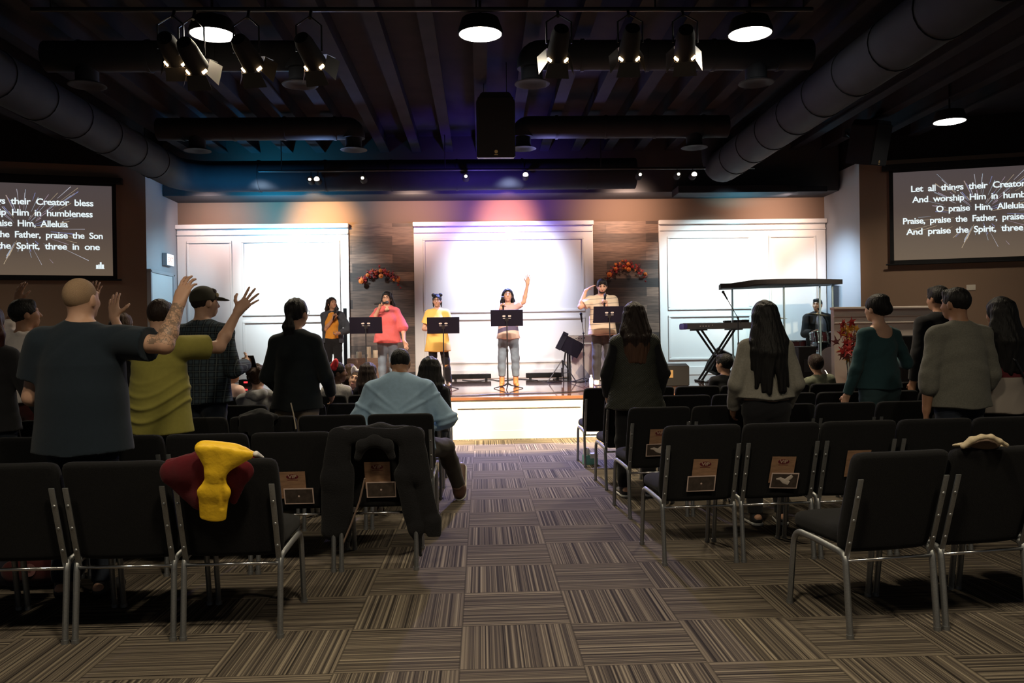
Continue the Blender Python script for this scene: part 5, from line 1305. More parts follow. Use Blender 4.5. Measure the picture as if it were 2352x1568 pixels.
cable('black cable running along the front of the stage floor', [gp(x, y, cz) for x, y in ((960, 905), (1040, 909), (1120, 906), (1200, 903), (1290, 901), (1340, 897), (1420, 893))])
cable('black cable looping on the stage floor below the tilted board', [gp(x, y, cz) for x, y in ((1240, 874), (1265, 878), (1300, 874), (1330, 877), (1350, 872), (1310, 868), (1270, 870))])
cable('black cable curling under the X shaped stand', [gp(x, y, cz) for x, y in ((1595, 872), (1630, 877), (1670, 872), (1700, 876), (1720, 868), (1660, 866))])
cable('black cable crossing the stage floor left of the centre stand', [gp(x, y, cz) for x, y in ((1062, 872), (1090, 874), (1125, 871), (1150, 874), (1190, 870), (1235, 873))])

# ------------------------------------------------------------------ drums behind a clear screen
M_acr = bpy.data.materials.new('clear_acrylic'); M_acr.use_nodes = True; nt = M_acr.node_tree; nt.nodes.remove(nt.nodes['Principled BSDF'])
tr_, gl_, mx_, fr_ = nt.nodes.new('ShaderNodeBsdfTransparent'), nt.nodes.new('ShaderNodeBsdfGlossy'), nt.nodes.new('ShaderNodeMixShader'), nt.nodes.new('ShaderNodeFresnel')
tr_.inputs[0].default_value = (.90, .965, .98, 1); gl_.inputs['Roughness'].default_value = .04; fr_.inputs[0].default_value = 1.2
nt.links.new(fr_.outputs[0], mx_.inputs[0]); nt.links.new(tr_.outputs[0], mx_.inputs[1]); nt.links.new(gl_.outputs[0], mx_.inputs[2]); nt.links.new(mx_.outputs[0], nt.nodes['Material Output'].inputs[0])
M_acre = mat('acrylic_edge', (.55, .80, .90), .2, trans=.3)
xa, xb = pt(1690, 700, 14.85).x, pt(1924, 700, 14.85).x; zl = pt(1800, 652, 14.7).z
r = empty('drum_screen', ((xa+xb)/2, 14.95, STZ), 0, 'clear acrylic drum screen with a wide black lid', 'screen'); W_ = xb-xa; H_ = zl-STZ
arcp = [(-W_/2, .10), (-W_*.02, -.06), (W_/2, .12)]
rear = [(-W_/2, 1.7), (W_/2, 1.7)]
for (p_, q_) in ((arcp[0], arcp[1]), (arcp[1], arcp[2]), (arcp[2], (W_/2+.40, .62))):
    p3, q3 = Vector((*p_, 0)), Vector((*q_, 0)); d = (q3-p3).normalized(); n = Vector((-d.y, d.x, 0))*.008
    mb = MB(); mb.prism([p3-n, q3-n, q3+n, p3+n], (0, 0, H_-.002)); mb.build('panel', M_acr, r)
for p_ in (arcp[0], arcp[1], arcp[2], (W_*.36, .06)):
    mb = MB(); mb.box((p_[0], p_[1], H_/2-.004), (.030, .030, H_-.012), bev=.004); mb.build('hinge_post', M_acre, r)
mb = MB(); out = [(-W_/2-.24, .02)]+[(-W_/2-.24+(W_+.40)*t, .05-.34*math.sin(PI*t)) for t in np.linspace(.08, .92, 11)]+[(W_/2+.16, .04), (W_/2+.10, .62), (-W_/2-.1, .62)]
mb.prism([(x_, y_, H_+.005-(.05 if x_ < -W_*.4 else 0)) for x_, y_ in out], (0, 0, .085)); mb.build('lid', mat('lid_foam', (.018, .018, .020), .8), r)
M_shell = mat('maroon_shell', (.10, .018, .022), .25, coat=.5); M_head = mat('drum_head', (.7, .68, .64), .5); M_cym = mat('cymbal_brass', (.55, .40, .16), .3, metal=1.0)
DX = dx; DY = 15.28
def drum(name, c, rad, dep, label, axis='Z', legs=0, rz=0, tilt=0):
    r = empty(name, c, R_(rz), label, 'drum', 'drums behind the clear screen'); Mx = Matrix.Rotation(R_(tilt), 4, 'X') if axis == 'Z' else Matrix.Rotation(PI/2, 4, 'X')
    mb = MB(); mb.lathe([(rad, -dep/2), (rad, dep/2), (rad-.01, dep/2), (rad-.01, -dep/2)], n=28, M=Mx); mb.build('shell', M_shell, r, auto=40)
    for sg in (-1, 1):
        mb = MB(); mb.lathe([(.001, sg*dep/2-.003), (rad-.004, sg*dep/2-.003), (rad-.004, sg*dep/2+.004), (.001, sg*dep/2+.004)], n=28, M=Mx); mb.build('head', M_head if axis == 'Z' or sg > 0 else M_plastic, r)
        mb = MB(); mb.lathe([(rad-.006, sg*dep/2-.012), (rad+.010, sg*dep/2-.012), (rad+.010, sg*dep/2+.012), (rad-.006, sg*dep/2+.012)], n=28, M=Mx); mb.build('hoop', M_chrome, r, auto=40)
    mb = MB()
    for k in range(8):
        a = 2*PI*k/8; b0 = Mx @ Vector((math.cos(a)*(rad+.014), math.sin(a)*(rad+.014), -dep/2)); b1 = Mx @ Vector((math.cos(a)*(rad+.014), math.sin(a)*(rad+.014), dep/2)); mb.cyl(b0, b1, .004, n=6); mb.ball((b0+b1)/2, .013, 8)
    mb.build('lugs', M_chrome, r)
    for k in range(legs):
        a = 2*PI*k/legs+.5; mb = MB(); mb.cyl((math.cos(a)*(rad+.012), math.sin(a)*(rad+.012), .06), (math.cos(a)*(rad+.03), math.sin(a)*(rad+.03), STZ-c[2]+.004), .008, n=8); mb.build('leg', M_chrome, r)
    return r
bd = drum('bass_drum', (DX-.05, DY-.05, STZ+.285), .275, .42, 'maroon bass drum with a black front head', 'Y')
for q, dx_ in ((0, -.26), (1, .10)):
    t_ = drum('tom_drum', (DX-.05+dx_+.08, DY-.08, STZ+.72), .15 if q == 0 else .165, .20, ('left' if q == 0 else 'right')+' maroon tom above the bass drum', tilt=-14)
    mb = MB(); mb.cyl((0, .02, -.08), (.05-.08*q, .06, -.19), .012, n=8); mb.build('mount', M_chrome, t_)
drum('floor_tom', (DX-.55, DY+.22, STZ+.50), .20, .36, 'maroon floor tom at the left of the drummer', legs=3)
sn = drum('snare_drum', (DX+.30, DY+.22, STZ+.60), .178, .14, 'shallow snare drum at the right of the drummer')
mb = MB(); mb.cyl((0, 0, -.08), (0, 0, -.42), .012, n=8)
for k in range(3): mb.cyl((0, 0, -.40), (math.cos(k*2.1)*.24, math.sin(k*2.1)*.24, -.592), .008, n=6)
mb.build('snare_stand', M_chrome, sn)
def cymbal(x, y, z, rad, label, tilt=8, two=False):
    r = empty('cymbal_stand', (x, y, STZ), 0, label, 'cymbal', 'cymbals behind the clear screen'); h = z-STZ
    Mx = Matrix.Translation((0, 0, h)) @ Matrix.Rotation(R_(tilt), 4, 'Y')
    mb = MB(); mb.lathe([(.001, .028), (.03, .022), (.045, .008), (rad, -.012), (rad, -.014), (.04, .004), (.001, .02)], n=32, M=Mx)
    if two: mb.lathe([(.001, -.05), (.04, -.03), (rad, -.018), (rad, -.020), (.04, -.034), (.001, -.055)], n=32, M=Mx)
    mb.build('cymbal', M_cym, r, auto=40); mb = MB(); mb.cyl((0, 0, .2), (0, 0, h+.04), .009, n=8); mb.build('pole', M_chrome, r)
    for k in range(3):
        a = R_(60+120*k); mb = MB(); mb.cyl((0, 0, .30), (math.cos(a)*.22, math.sin(a)*.22, .006), .008, n=6); mb.build('leg', M_chrome, r)
cymbal(DX-.26, DY-.16, pt(1868, 722, DY).z, .20, 'brass crash cymbal just left of the drummer')
cymbal(DX-.98, DY-.05, pt(1798, 729, DY).z, .17, 'brass cymbal far left of the drummer, behind the black haired girl', 5)
cymbal(DX+.62, DY+.12, pt(1902, 758, DY).z, .16, 'pair of hi-hat cymbals right of the drummer', 0, True)
r = empty('drum_throne', (DX, 15.86, STZ), 0, 'round drum stool under the drummer', 'stool'); mb = MB(); mb.cyl((0, 0, .42), (0, 0, .49), .17, n=24); mb.build('seat', M_plastic, r)
mb = MB(); mb.cyl((0, 0, .2), (0, 0, .42), .014, n=8); mb.build('pole', M_chrome, r)
for k in range(3):
    a = R_(90+120*k); mb = MB(); mb.cyl((0, 0, .24), (math.cos(a)*.22, math.sin(a)*.22, .006), .010, n=6); mb.build('leg', M_chrome, r)

# ------------------------------------------------------------------ autumn leaves
M_lr = mat('leaf_red', (.34, .018, .018), .6, noise=(9, .5)); M_lo = mat('leaf_orange', (.60, .15, .02), .6, noise=(9, .4)); M_ly = mat('leaf_yellow', (.50, .26, .03), .6, noise=(9, .4)); M_ld = mat('leaf_dark', (.10, .02, .022), .6)
def leaf(mb, c, size, R3, mi, rng):
    """five-lobed leaf with a raised rib and real thickness"""
    out = []
    for k in range(5):
        a = R_(90+72*k) if k else R_(90)
        L = (1.0, .85, .6, .6, .85)[k]
        a = R_((90, 150, 215, 325, 30)[k]); out += [(a-.28, L*.45), (a-.12, L*.72), (a, L), (a+.12, L*.72), (a+.28, L*.45)]
    out.sort(key=lambda t: t[0] % (2*PI))
    pts = [Vector((math.cos(a)*l*size, math.sin(a)*l*size, -size*.35*l*l)) for a, l in out]
    mb.mi = mi; n0 = len(mb.bm.faces)
    for dz, fl in ((.0, False), (-.0025, True)):
        V = [mb.bm.verts.new(Vector(c)+R3 @ (p+Vector((0, 0, dz)))) for p in pts]; O = mb.bm.verts.new(Vector(c)+R3 @ Vector((0, 0, dz+.004)))
        for i in range(len(V)):
            t_ = (O, V[i], V[(i+1) % len(V)]); f_ = mb.bm.faces.new(t_[::-1] if fl else t_); f_.material_index = mi
def garland(px, py, label, seed, flip=1):
    c = pt(px, py, 16.85); c.y = 16.925; rng = random.Random(seed); r = empty('leaf_garland', (c.x, c.y, c.z), 0, label, 'garland', 'autumn leaf garlands')
    mb = MB(); mb.tube([(-.40*flip, .02, -.13), (-.22, .02, .0), (0, .02, .07), (.24, .02, .02), (.40, .02, -.10)], .012, n=8); mb.build('stem', M_ld, r)
    mb = MB()
    for i in range(96):
        t = rng.uniform(-1, 1); x_ = .40*t+rng.gauss(0, .02); z_ = .10-.24*t*t+rng.gauss(0, .045)
        R3 = Matrix.Rotation(rng.uniform(0, 6.28), 3, 'Y') @ Matrix.Rotation(R_(90)+rng.gauss(0, .5), 3, 'X')
        leaf(mb, (x_, -.03-rng.random()*.07, z_), rng.uniform(.040, .068), R3, rng.choice((0, 0, 0, 0, 1, 1, 3, 3)), rng)
    mb.build('leaves', [M_lr, M_lo, M_ly, M_ld], r)
    for (x_, z_, s_) in ((-.37*flip, -.10, .055), (-.24, .02, .040), (.02, .11, .04), (.03, .0, .05), (.37, -.09, .035)):
        mb = MB()
        for k in range(10):
            a = 2*PI*k/10; mb.ball((x_+math.cos(a)*s_*.55, -.115, z_+math.sin(a)*s_*.55), (s_*.42, s_*.25, s_*.42), 8)
        mb.ball((x_, -.125, z_), (s_*.5, s_*.4, s_*.5), 10); mb.build('orange_flower', M_lo, r, smooth=True)
garland(872, 634, 'arch of red and orange leaves on the left plank strip', 4)
garland(1440, 619, 'arch of red and orange leaves on the right plank strip', 11)
# leaf arrangement in a clear vase, right end of the stage
a = pt(1955, 868, 12.6); vx = a.x
r = empty('vase_of_leaves', (vx, 12.6, STZ), 0, 'tall clear vase with red autumn leaf stems beside the woman in teal', 'vase')
mb = MB(); mb.lathe([(.001, 0), (.075, 0), (.07, .04), (.055, .22), (.075, .42), (.071, .42), (.051, .22), (.066, .05), (.001, .03)], n=24); mb.build('glass', M_acr, r, auto=40)
rng = random.Random(9); mb = MB(); st = MB()
for i in range(9):
    a_ = rng.uniform(0, 6.28); R_x = rng.uniform(.05, .20); hh = rng.uniform(.55, 1.08); e = Vector((math.cos(a_)*R_x+.02, math.sin(a_)*R_x*.7, hh)); P_ = [Vector((0, 0, .05)), Vector((math.cos(a_)*.03, 0, .42)), e]
    st.tube(P_, [.006, .005, .003], n=6)
    for k in range(6):
        t = .62+.4*k/5; p = P_[1]+(P_[2]-P_[1])*((t-.5)*2) if t > .5 else P_[1]; leaf(mb, p+Vector((rng.gauss(0, .05), rng.gauss(0, .04), rng.gauss(0, .03))), rng.uniform(.085, .14), Matrix.Rotation(rng.uniform(0, 6.28), 3, 'Y') @ Matrix.Rotation(R_(90)+rng.gauss(0, .5), 3, 'X'), rng.choice((0, 0, 0, 3, 2)), rng)
mb.build('leaves', [M_lr, M_lo, M_ly, M_ld], r); st.build('stems', M_ld, r)
mb = MB(); mb.box((0, 0, .13), (.11, .11, .26), bev=.006); o = mb.build('wooden_box', mat('gold_box', (.30, .20, .08), .5), label='small gold box standing on the stage by the vase', cat='box'); o.location = (pt(1965, 860, 12.75).x, 12.75, STZ)

# ------------------------------------------------------------------ projection screens
def screen(P0, dirv, nrm, label, px, py, side, first):
    """a pull-down screen hung just off the splayed wall; px, py: photo position of the lit corner nearest the stage"""
    pl = P0+nrm*.12; e1 = hit(px[0], py[0], pl, nrm); e2 = hit(px[1], py[1], pl, nrm); H_ = e1.z-e2.z; W_ = H_*16/9
    d = dirv.normalized(); mid = (e1+e2)/2+d*W_/2; mid.z = (e1.z+e2.z)/2
    X_ = d if side > 0 else -d                                   # reading direction
    M = Matrix(((X_.x, nrm.x, 0, mid.x), (X_.y, nrm.y, 0, mid.y), (0, 0, 1, mid.z), (0, 0, 0, 1)))
    M = Matrix(((X_.x, -nrm.x, 0, mid.x), (X_.y, -nrm.y, 0, mid.y), (0, 0, 1, mid.z), (0, 0, 0, 1)))
    r = empty('projection_screen', (0, 0, 0), 0, label, 'projection screen', 'lyric screens'); r.matrix_world = M
    g = NT('lit_screen_'+first); x, y, z = g.xyz(); t = g.math('ADD', g.math('DIVIDE', z, H_), .5)
    c = g.ramp(t, [(0, (.125, .090, .062)), (.55, (.080, .058, .050)), (1, (.070, .055, .056))]); g.b.inputs['Base Color'].default_value = (.05, .05, .05, 1)
    rad = g.math('SQRT', g.math('ADD', g.math('POWER', x, 2.0), g.math('POWER', g.math('MULTIPLY', z, 1.3), 2.0)))
    c = g.mix(g.math('MULTIPLY', g.math('SUBTRACT', 1.0, g.math('MINIMUM', g.math('DIVIDE', rad, H_*.42), 1.0)), .55), c, (.045, .040, .042))
    g.l(c, g.b.inputs['Emission Color']); g.b.inputs['Emission Strength'].default_value = 1.0; g.b.inputs['Roughness'].default_value = .9
    mb = MB(); mb.box((0, 0, 0), (W_, .004, H_)); mb.build('picture', g.m, r)
    mb = MB(); b_ = .07
    for q in (-1, 1): mb.box((q*(W_/2+b_/2), .004, -.01), (b_, .006, H_+.14)); 
    mb.box((0, .004, H_/2+.03), (W_+2*b_, .006, .06)); mb.box((0, .004, -H_/2-.035), (W_+2*b_, .006, .07)); mb.build('black_border', M_black, r)
    mb = MB(); mb.box((0, .03, H_/2+.10), (W_+.36, .12, .11), bev=.012); mb.build('case', M_black, r)
    mb = MB(); mb.cyl((-W_/2-.14, .006, -H_/2-.075), (W_/2+.14, .006, -H_/2-.075), .016, n=10); mb.build('weight_bar', M_black, r)
    M_ly = mat('lit_lyrics', (.2, .2, .2), .9, emit=(.86, .97, 1), estr=.95)
    for (txt, oy, wd) in (('Let all things their Creator bless', .30, .79), ('And worship Him in humbleness', .178, .78), ('O praise Him, Alleluia', .06, .50), ('Praise, praise the Father, praise the Son', -.062, .89), ('And praise the Spirit, three in one', -.185, .855)):
        b = text_bm(txt, H_*.098, 0.0, bold=.0019*H_, space=.93, word=1.9)
        xs = [v.co.x for v in b.verts]; k = wd*W_/(max(xs)-min(xs)); cx = (max(xs)+min(xs))/2
        for v in b.verts: v.co = Vector(((v.co.x-cx)*k, -.006, oy*H_+v.co.y))
        mb = MB(); mb.bm.free(); mb.bm = b; mb.build('lettering', M_ly, r)
    mb = MB(); ix, iz, u = .855*W_/2, -.385*H_, H_*.075
    for dx_, w2, h2 in ((-.42, .26, .55), (-.16, .20, .62), (.08, .22, .95), (.36, .30, .62)): mb.box((ix+dx_*u, -.005, iz-u*.5+h2*u/2), (w2*u, .002, h2*u))
    mb.box((ix, -.005, iz-u*.5), (u*1.15, .002, u*.08)); mb.build('city_icon', M_ly, r)
    rng = random.Random(3); mb = MB(); cols = [(.42, .42, .48), (.20, .23, .46), (.46, .36, .24), (.36, .28, .36), (.30, .35, .42)]
    for i in range(105):
        a = rng.uniform(0, 2*PI); r0 = rng.uniform(.10, .50)*H_; L = rng.uniform(.06, .34)*H_*(.4+r0/H_); w2 = rng.uniform(.003, .0065)
        dv = Vector((math.cos(a), 0, math.sin(a))); nv = Vector((-math.sin(a), 0, math.cos(a)))*w2; p = dv*r0; q_ = dv*(r0+L)
        if abs(q_.x) > W_/2-.02 or abs(q_.z) > H_/2-.02: continue
        mb.mi = rng.randrange(5); o_ = Vector((0, -.0045, 0)); mb.poly([p-nv*.4+o_, q_-nv+o_, q_+nv+o_, p+nv*.4+o_])
    mb.build('light_streaks', [mat('streak_%s' % n_, (.1, .1, .1), .9, emit=c_, estr=1.0) for n_, c_ in zip(('white', 'blue', 'tan', 'mauve', 'grey'), cols)], r)
screen(CL, DL, NL, 'lyric screen on the left wall, its left part cut off', (258, 258), (428, 633), -1, 'a')
screen(CR, DR, NR, 'lyric screen on the right wall, its right part cut off', (2049, 2056), (397, 598), 1, 'b')

# ------------------------------------------------------------------ exit sign, wall plate, hanging speakers
e = hit(380, 597, (-6.10, 16, 0), Vector((1, 0, 0)))
r = empty('exit_sign', (-6.10, e.y, e.z), 0, 'lit white exit sign on the grey wall above the stage door', 'sign')
mb = MB(); mb.box((.05, 0, 0), (.09, .36, .24), bev=.006); mb.build('sign_case', M_return, r)
mb = MB(); mb.box((.097, 0, 0), (.006, .33, .21)); mb.build('lit_face', mat('lit_sign', (.8, .8, .8), .5, emit=(1, .93, .88), estr=1.3), r)
mb = MB(); mb.bm.free(); mb.bm = text_bm('EXIT', .13, .001, bold=.002)
for v in mb.bm.verts: v.co = Vector((.101+v.co.z, v.co.x, v.co.y))
mb.build('lettering', mat('sign_red', (.5, .1, .08), .5, emit=(.9, .35, .28), estr=.8), r)
e = hit(2230, 660, CR, NR); mb = MB(); mb.box((0, 0, 0), (.15, .012, .10), bev=.003); mb.box((-.035, -.006, 0), (.02, .012, .04), bev=.002); mb.box((.035, -.006, 0), (.02, .012, .04), bev=.002)
o = mb.build('switch_plate', mat('switch_plastic', (.55, .50, .45), .5), label='small pale switch plate below the right screen', cat='switch'); o.location = e+NR*.006; o.rotation_euler = (0, 0, math.atan2(DR.y, DR.x))
def loudspeaker(c, w, d, h, label, rot, wall=None):
    r = empty('loudspeaker', c, 0, label, 'loudspeaker', 'hanging loudspeakers'); r.rotation_euler = rot
    mb = MB(); mb.prism([(-w/2, -d/2, -h/2), (w/2, -d/2, -h/2), (w/2, -d/2, h*.36), (w*.36, -d/2, h/2), (-w*.36, -d/2, h/2), (-w/2, -d/2, h*.36)], (0, d, 0)); bmesh.ops.bevel(mb.bm, geom=mb.bm.edges[:], offset=.01, segments=2, affect='EDGES'); mb.build('cabinet', M_plastic, r)
    mb = MB(); mb.box((0, -d/2-.006, -.03*h), (w*.92, .014, h*.90), bev=.004); mb.build('grille', M_grille, r)
    mb = MB(); mb.cyl((0, -d/2-.013, -h*.41), (0, -d/2-.017, -h*.41), .024, n=20); mb.box((0, -d/2-.015, -h*.41-.042), (.05, .003, .012)); mb.build('emblem', mat('gold_emblem', (.45, .30, .12), .4, metal=.5), r)
    mb = MB()
    if wall is None:
        for q in (-1, 1): mb.cyl((q*w*.3, 0, h*.45), (q*w*.3, 0, 5.35-c[2]), .006, n=6)
    else: mb.cyl((0, d*.4, 0), wall, .03, n=10); mb.box(Vector(wall), (.16, .05, .16))
    mb.build('bracket', M_steel, r); return r
a = pt(1138, 290, 12.0); loudspeaker((a.x, 12.0, a.z), .55, .50, .90, 'black loudspeaker hanging in the middle below the ceiling joists', (R_(10), 0, 0))
a = pt(1996, 322, 13.9); loudspeaker((a.x, 13.9, a.z-.04), .50, .46, .74, 'black loudspeaker hung by the corner of the right wall', (R_(14), R_(-4), R_(34)), (.25, .62, .15))

# ------------------------------------------------------------------ stage lamps on the near pipe and on the far batten
mb = MB(); mb.cyl((-4.6, 8.75, 4.86), (3.6, 8.75, 4.86), .024, n=12)
for x in (-4.4, -2.2, 0, 1.9, 3.5): mb.cyl((x, 8.75, 4.86), (x, 8.75, 5.38), .010, n=6)
mb.build('lighting_pipe', M_steel, label='black lighting pipe hung crosswise near the disc lamps', cat='pipe', auto=40)
mb = MB(); mb.cyl((-3.9, 14.85, 4.42), (5.0, 14.85, 4.42), .022, n=12)
for x in (-3.5, -.6, 2.2, 4.8): mb.cyl((x, 14.85, 4.42), (x, 14.85, 5.38), .010, n=6)
mb.build('lighting_pipe', M_steel, label='thin black pipe with small lamps in front of the bent duct', cat='pipe', auto=40)
M_lens = mat('warm_lens', (.3, .25, .2), .4, emit=(1, .75, .45), estr=5.0)
M_hot = mat('spilled_light', (.3, .2, .1), .5, emit=(1, .62, .28), estr=26.0); M_barn = mat('barn_door_metal', (.05, .045, .04), .5)
def par_can(px, py, target, label, warm=1.0, Y=8.62):
    c = pt(px, py, Y); r = empty('stage_lamp', c, 0, label, 'stage lamp', 'stage lamps on the near pipe')
    d = (Vector(target)-c).normalized(); q = d.to_track_quat('Z', 'Y').to_matrix().to_4x4()
    mb = MB(); mb.lathe([(.03, -.20), (.075, -.19), (.095, -.12), (.105, .05), (.115, .16), (.108, .16), (.098, .05), (.05, -.10), (.02, -.10)], n=24, M=q); mb.build('can', M_black, r, auto=40)
    mb = MB(); mb.lathe([(.001, .10), (.095, .10), (.097, .11), (.001, .12)], n=24, M=q); mb.build('lens', M_lens, r)
    for k in range(4):
        Rk = q @ Matrix.Rotation(PI/2*k, 4, 'Z'); mb = MB()
        P_ = [Rk @ Vector(v) for v in ((-.10, .112, .16), (.10, .112, .16), (.13, .19, .30), (-.13, .19, .30))]; nn = (P_[1]-P_[0]).cross(P_[2]-P_[0]).normalized()*.003
        mb.prism(P_, nn); mb.build('barn_door', M_barn, r)
    for s_ in (-1, 1):
        mb = MB(); mb.box(q @ Vector((s_*.088, -.075, .150)), (.055, .024, .030), (q @ Matrix.Rotation(s_*.86, 4, 'Z')).to_3x3(), bev=.006); mb.build('spill_glow', M_hot, r)  # glowing blocks stand for lamplight spilling between can and barn doors
    mb = MB(); h_ = 4.86-c.z; mb.tube([(-.13, 0, 0), (-.13, 0, h_*.55), (0, .06, h_*.8), (.13, 0, h_*.55), (.13, 0, 0)], .010, n=6); mb.cyl((0, .06, h_*.75), (0, 8.75-Y, h_), .016, n=8); mb.build('yoke', M_steel, r)
for px, py, tg, lb in ((392, 112, (-3.4, 16, 2.5), 'leftmost stage lamp on the near pipe, left of the disc lamp'), (440, 128, (-2.4, 14, 1.8), 'stage lamp hanging just below left of the left disc lamp'), (566, 122, (-1.2, 14, 1.6), 'stage lamp hanging just right of the left disc lamp'),
                       (710, 118, (-.2, 14, 1.6), 'stage lamp beside the round outlet at the near left'), (1284, 100, (.5, 13.8, 1.5), 'stage lamp beside the round outlet right of the middle disc lamp'), (1448, 98, (1.8, 14, 1.6), 'stage lamp in the middle of the three at the right of the pipe'), (1574, 98, (3.4, 15, 1.8), 'stage lamp at the right end of the pipe by the right disc lamp')):
    par_can(px, py, tg, lb)
M_dot = mat('small_lamp_face', (.5, .5, .5), .3, emit=(1, .86, .68), estr=6.0)
for i, (px, py) in enumerate(((712, 411), (728, 411), (833, 408), (1070, 404), (1207, 401), (1470, 400), (1558, 399), (1594, 400))):
    c = pt(px, py, 14.75); r = empty('batten_lamp', c, 0, 'tiny lamp on the far pipe, number %s from the left' % ('one', 'two', 'three', 'four', 'five', 'six', 'seven', 'eight')[i], 'stage lamp', 'small lamps on the far pipe')
    big = px in (728, 1207, 1594); s_ = 1.0 if big else .55
    mb = MB(); mb.cyl((0, -.02, 0), (0, .14, -.02), .055, .065, 16); mb.cyl((0, .08, 0), (0, .10, 4.42-c.z), .010, n=6); mb.build('can', M_black, r, auto=40)
    mb = MB(); mb.lathe([(.001, 0), (.048*s_, 0), (.044*s_, .010), (.001, .016)], n=16, M=Matrix.Translation((0, -.022, -.01)) @ Matrix.Rotation(R_(112), 4, 'X')); mb.build('lamp_face', M_dot, r)

# ------------------------------------------------------------------ garments on chairs
def back_pt(key, off):
    """photo position -> point `off` behind the rear face of that chair's back"""
    ch = CHAIRS[key]; bpy.context.view_layer.update(); M = ch.matrix_world; a = math.atan2(.150, .475)
    n = M.to_3x3() @ Vector((0, -math.cos(a), math.sin(a)*-1)); n = M.to_3x3() @ Vector((0, -math.cos(a), -math.sin(a)))
    p0 = M @ Vector((0, -.255, .375)); p0 = p0+n*off
    return (lambda x, y: np.array(hit(x, y, p0, n))), np.array(n), M
M_maroon = cloth('maroon_fleece', (.105, .008, .014)); M_yellow = mat('yellow_nylon', (.95, .58, .018), .55, bump=(30, .25), noise=(14, .08)); M_lining = mat('white_lining', (.7, .68, .66), .7)
B, n_, Mx = back_pt(('left', 0, 0), .012); f = Field(); fl = dict(flat=.34, axis=n_, k=.03)
for a_, b_, ra, rb in (((392, 1082), (470, 1062), .050, .055), ((400, 1095), (455, 1150), .055, .045), ((470, 1070), (480, 1150), .065, .05), ((478, 1130), (492, 1178), .050, .03), ((520, 1075), (560, 1080), .06, .05), ((545, 1100), (536, 1150), .045, .02), ((440, 1085), (520, 1085), .06, .06)):
    f.cap(B(*a_), B(*b_), ra, rb, **fl)
yc = Mx.translation.y
T0 = lambda x, y, dy: np.array(pt(x, y, yc-.36+dy))
f.cap(T0(392, 1066, .05), T0(475, 1050, .05), .030, .036, k=.03); f.cap(T0(475, 1050, .05), T0(585, 1056, .05), .036, .030, k=.03); f.cap(T0(475, 1052, .08), T0(470, 1100, .16), .05, .04, k=.03)
soft_obj('maroon_jacket', f, .005, M_maroon, fold=wrinkles(.005, (20, 9, 12), 2), label='maroon fleece jacket over the chair back, under the yellow garment', cat='jacket')
B2, n_, _ = back_pt(('left', 0, 0), .055); f = Field(); fl = dict(flat=.36, axis=n_, k=.02)
for i in range(9):                                              # gathered cloth: ridges fanning out from the knot
    t = i/8; e = (458+t*112, 1030+10*abs(t-.3)+8*t); f.cap(B2(*e)+n_*.004*(i % 2), B2(483+t*26, 1082), .021, .014, **fl)
for x_ in (462, 482, 502, 522, 542): f.cap(T0(x_, 1029+max(0, x_-500)*.10, .0), T0(x_+4, 1031+max(0, x_-500)*.12, .10), .026, .022, k=.035)
f.cap(T0(470, 1028, .0), T0(560, 1040, .02), .026, .022, k=.03); f.cap(T0(560, 1040, .02), T0(592, 1046, .06), .022, .014, k=.02)
f.cap(B2(482, 1084), B2(508, 1084), .020, .020, **fl)
bottom = [(B2(489, 1189), B2(489, 1189)-B2(490, 1100))]
for i in range(7):                                              # hanging pouch, pleated
    t = i/6; w_ = 464+t*50; f.cap(B2(485+t*20, 1090), B2(w_+2, 1130)+n_*.003*(i % 2), .015, .021, **fl); f.cap(B2(w_+2, 1130)+n_*.003*(i % 2), B2(468+t*42, 1190), .021, .017, flat=.36, axis=n_, k=.02, clip=bottom)
f.cap(B2(512, 1100)+n_*.022, B2(514, 1162)+n_*.022, .004, .009, k=.012, sub=True)
def yf(v): x, y, z = v.T; return .0004*np.sin(x*90+z*20)
yo = soft_obj('yellow_hood', f, .0035, M_yellow, fold=yf, label='bright yellow hooded garment hanging from the front left chair', cat='jacket')
f = Field(); f.cap(T0(588, 1042, .03), T0(604, 1050, .06), .014, .006, k=.01); soft_obj('lining', f, .003, M_lining, yo, label='white lining')
# black coat, second row
C_COAT = cloth('black_coat', (.011, .011, .013), bump=(160, .4)); B3, n_, Mx = back_pt(('left', 1, 0), .022); yc = Mx.translation.y
f = Field(); fl = dict(flat=.42, axis=n_, k=.03)
T1 = lambda x, y, dy: np.array(pt(x, y, yc-.38+dy))
f.cap(T1(775, 998, .05), T1(870, 990, .05), .045, .045, k=.04); f.cap(T1(870, 990, .05), T1(955, 1000, .05), .045, .05, k=.04)
for a_, b_, ra, rb in (((780, 1005), (770, 1100), .07, .085), ((770, 1100), (768, 1215), .085, .080), ((795, 1080), (800, 1240), .05, .02), ((815, 1000), (920, 1000), .05, .05), ((945, 1005), (950, 1080), .08, .085), ((925, 1090), (955, 1215), .055, .045), ((955, 1215), (966, 1275), .042, .012), ((960, 1040), (995, 1215), .05, .045)):
    f.cap(B3(*a_), B3(*b_), ra, rb, **fl)
f.cap(B3(995, 1195), B3(997, 1225), .046, .044, k=.02, flat=.7, axis=n_, clip=[(B3(997, 1232), V3(0, 0, -1))])
co = soft_obj('black_coat', f, .006, C_COAT, fold=wrinkles(.006, (12, 9, 9), 8), label='long black coat with a hood draped over the aisle chair of the second row', cat='coat')
f = Field(); B4, _, _ = back_pt(('left', 1, 0), .05); f.chain([B4(822, 1050), B4(832, 1022), B4(860, 1012), B4(890, 1022), B4(900, 1048)], [.022, .030, .032, .030, .022], k=.03, flat=.8, axis=n_); soft_obj('hood', f, .005, C_COAT, co)
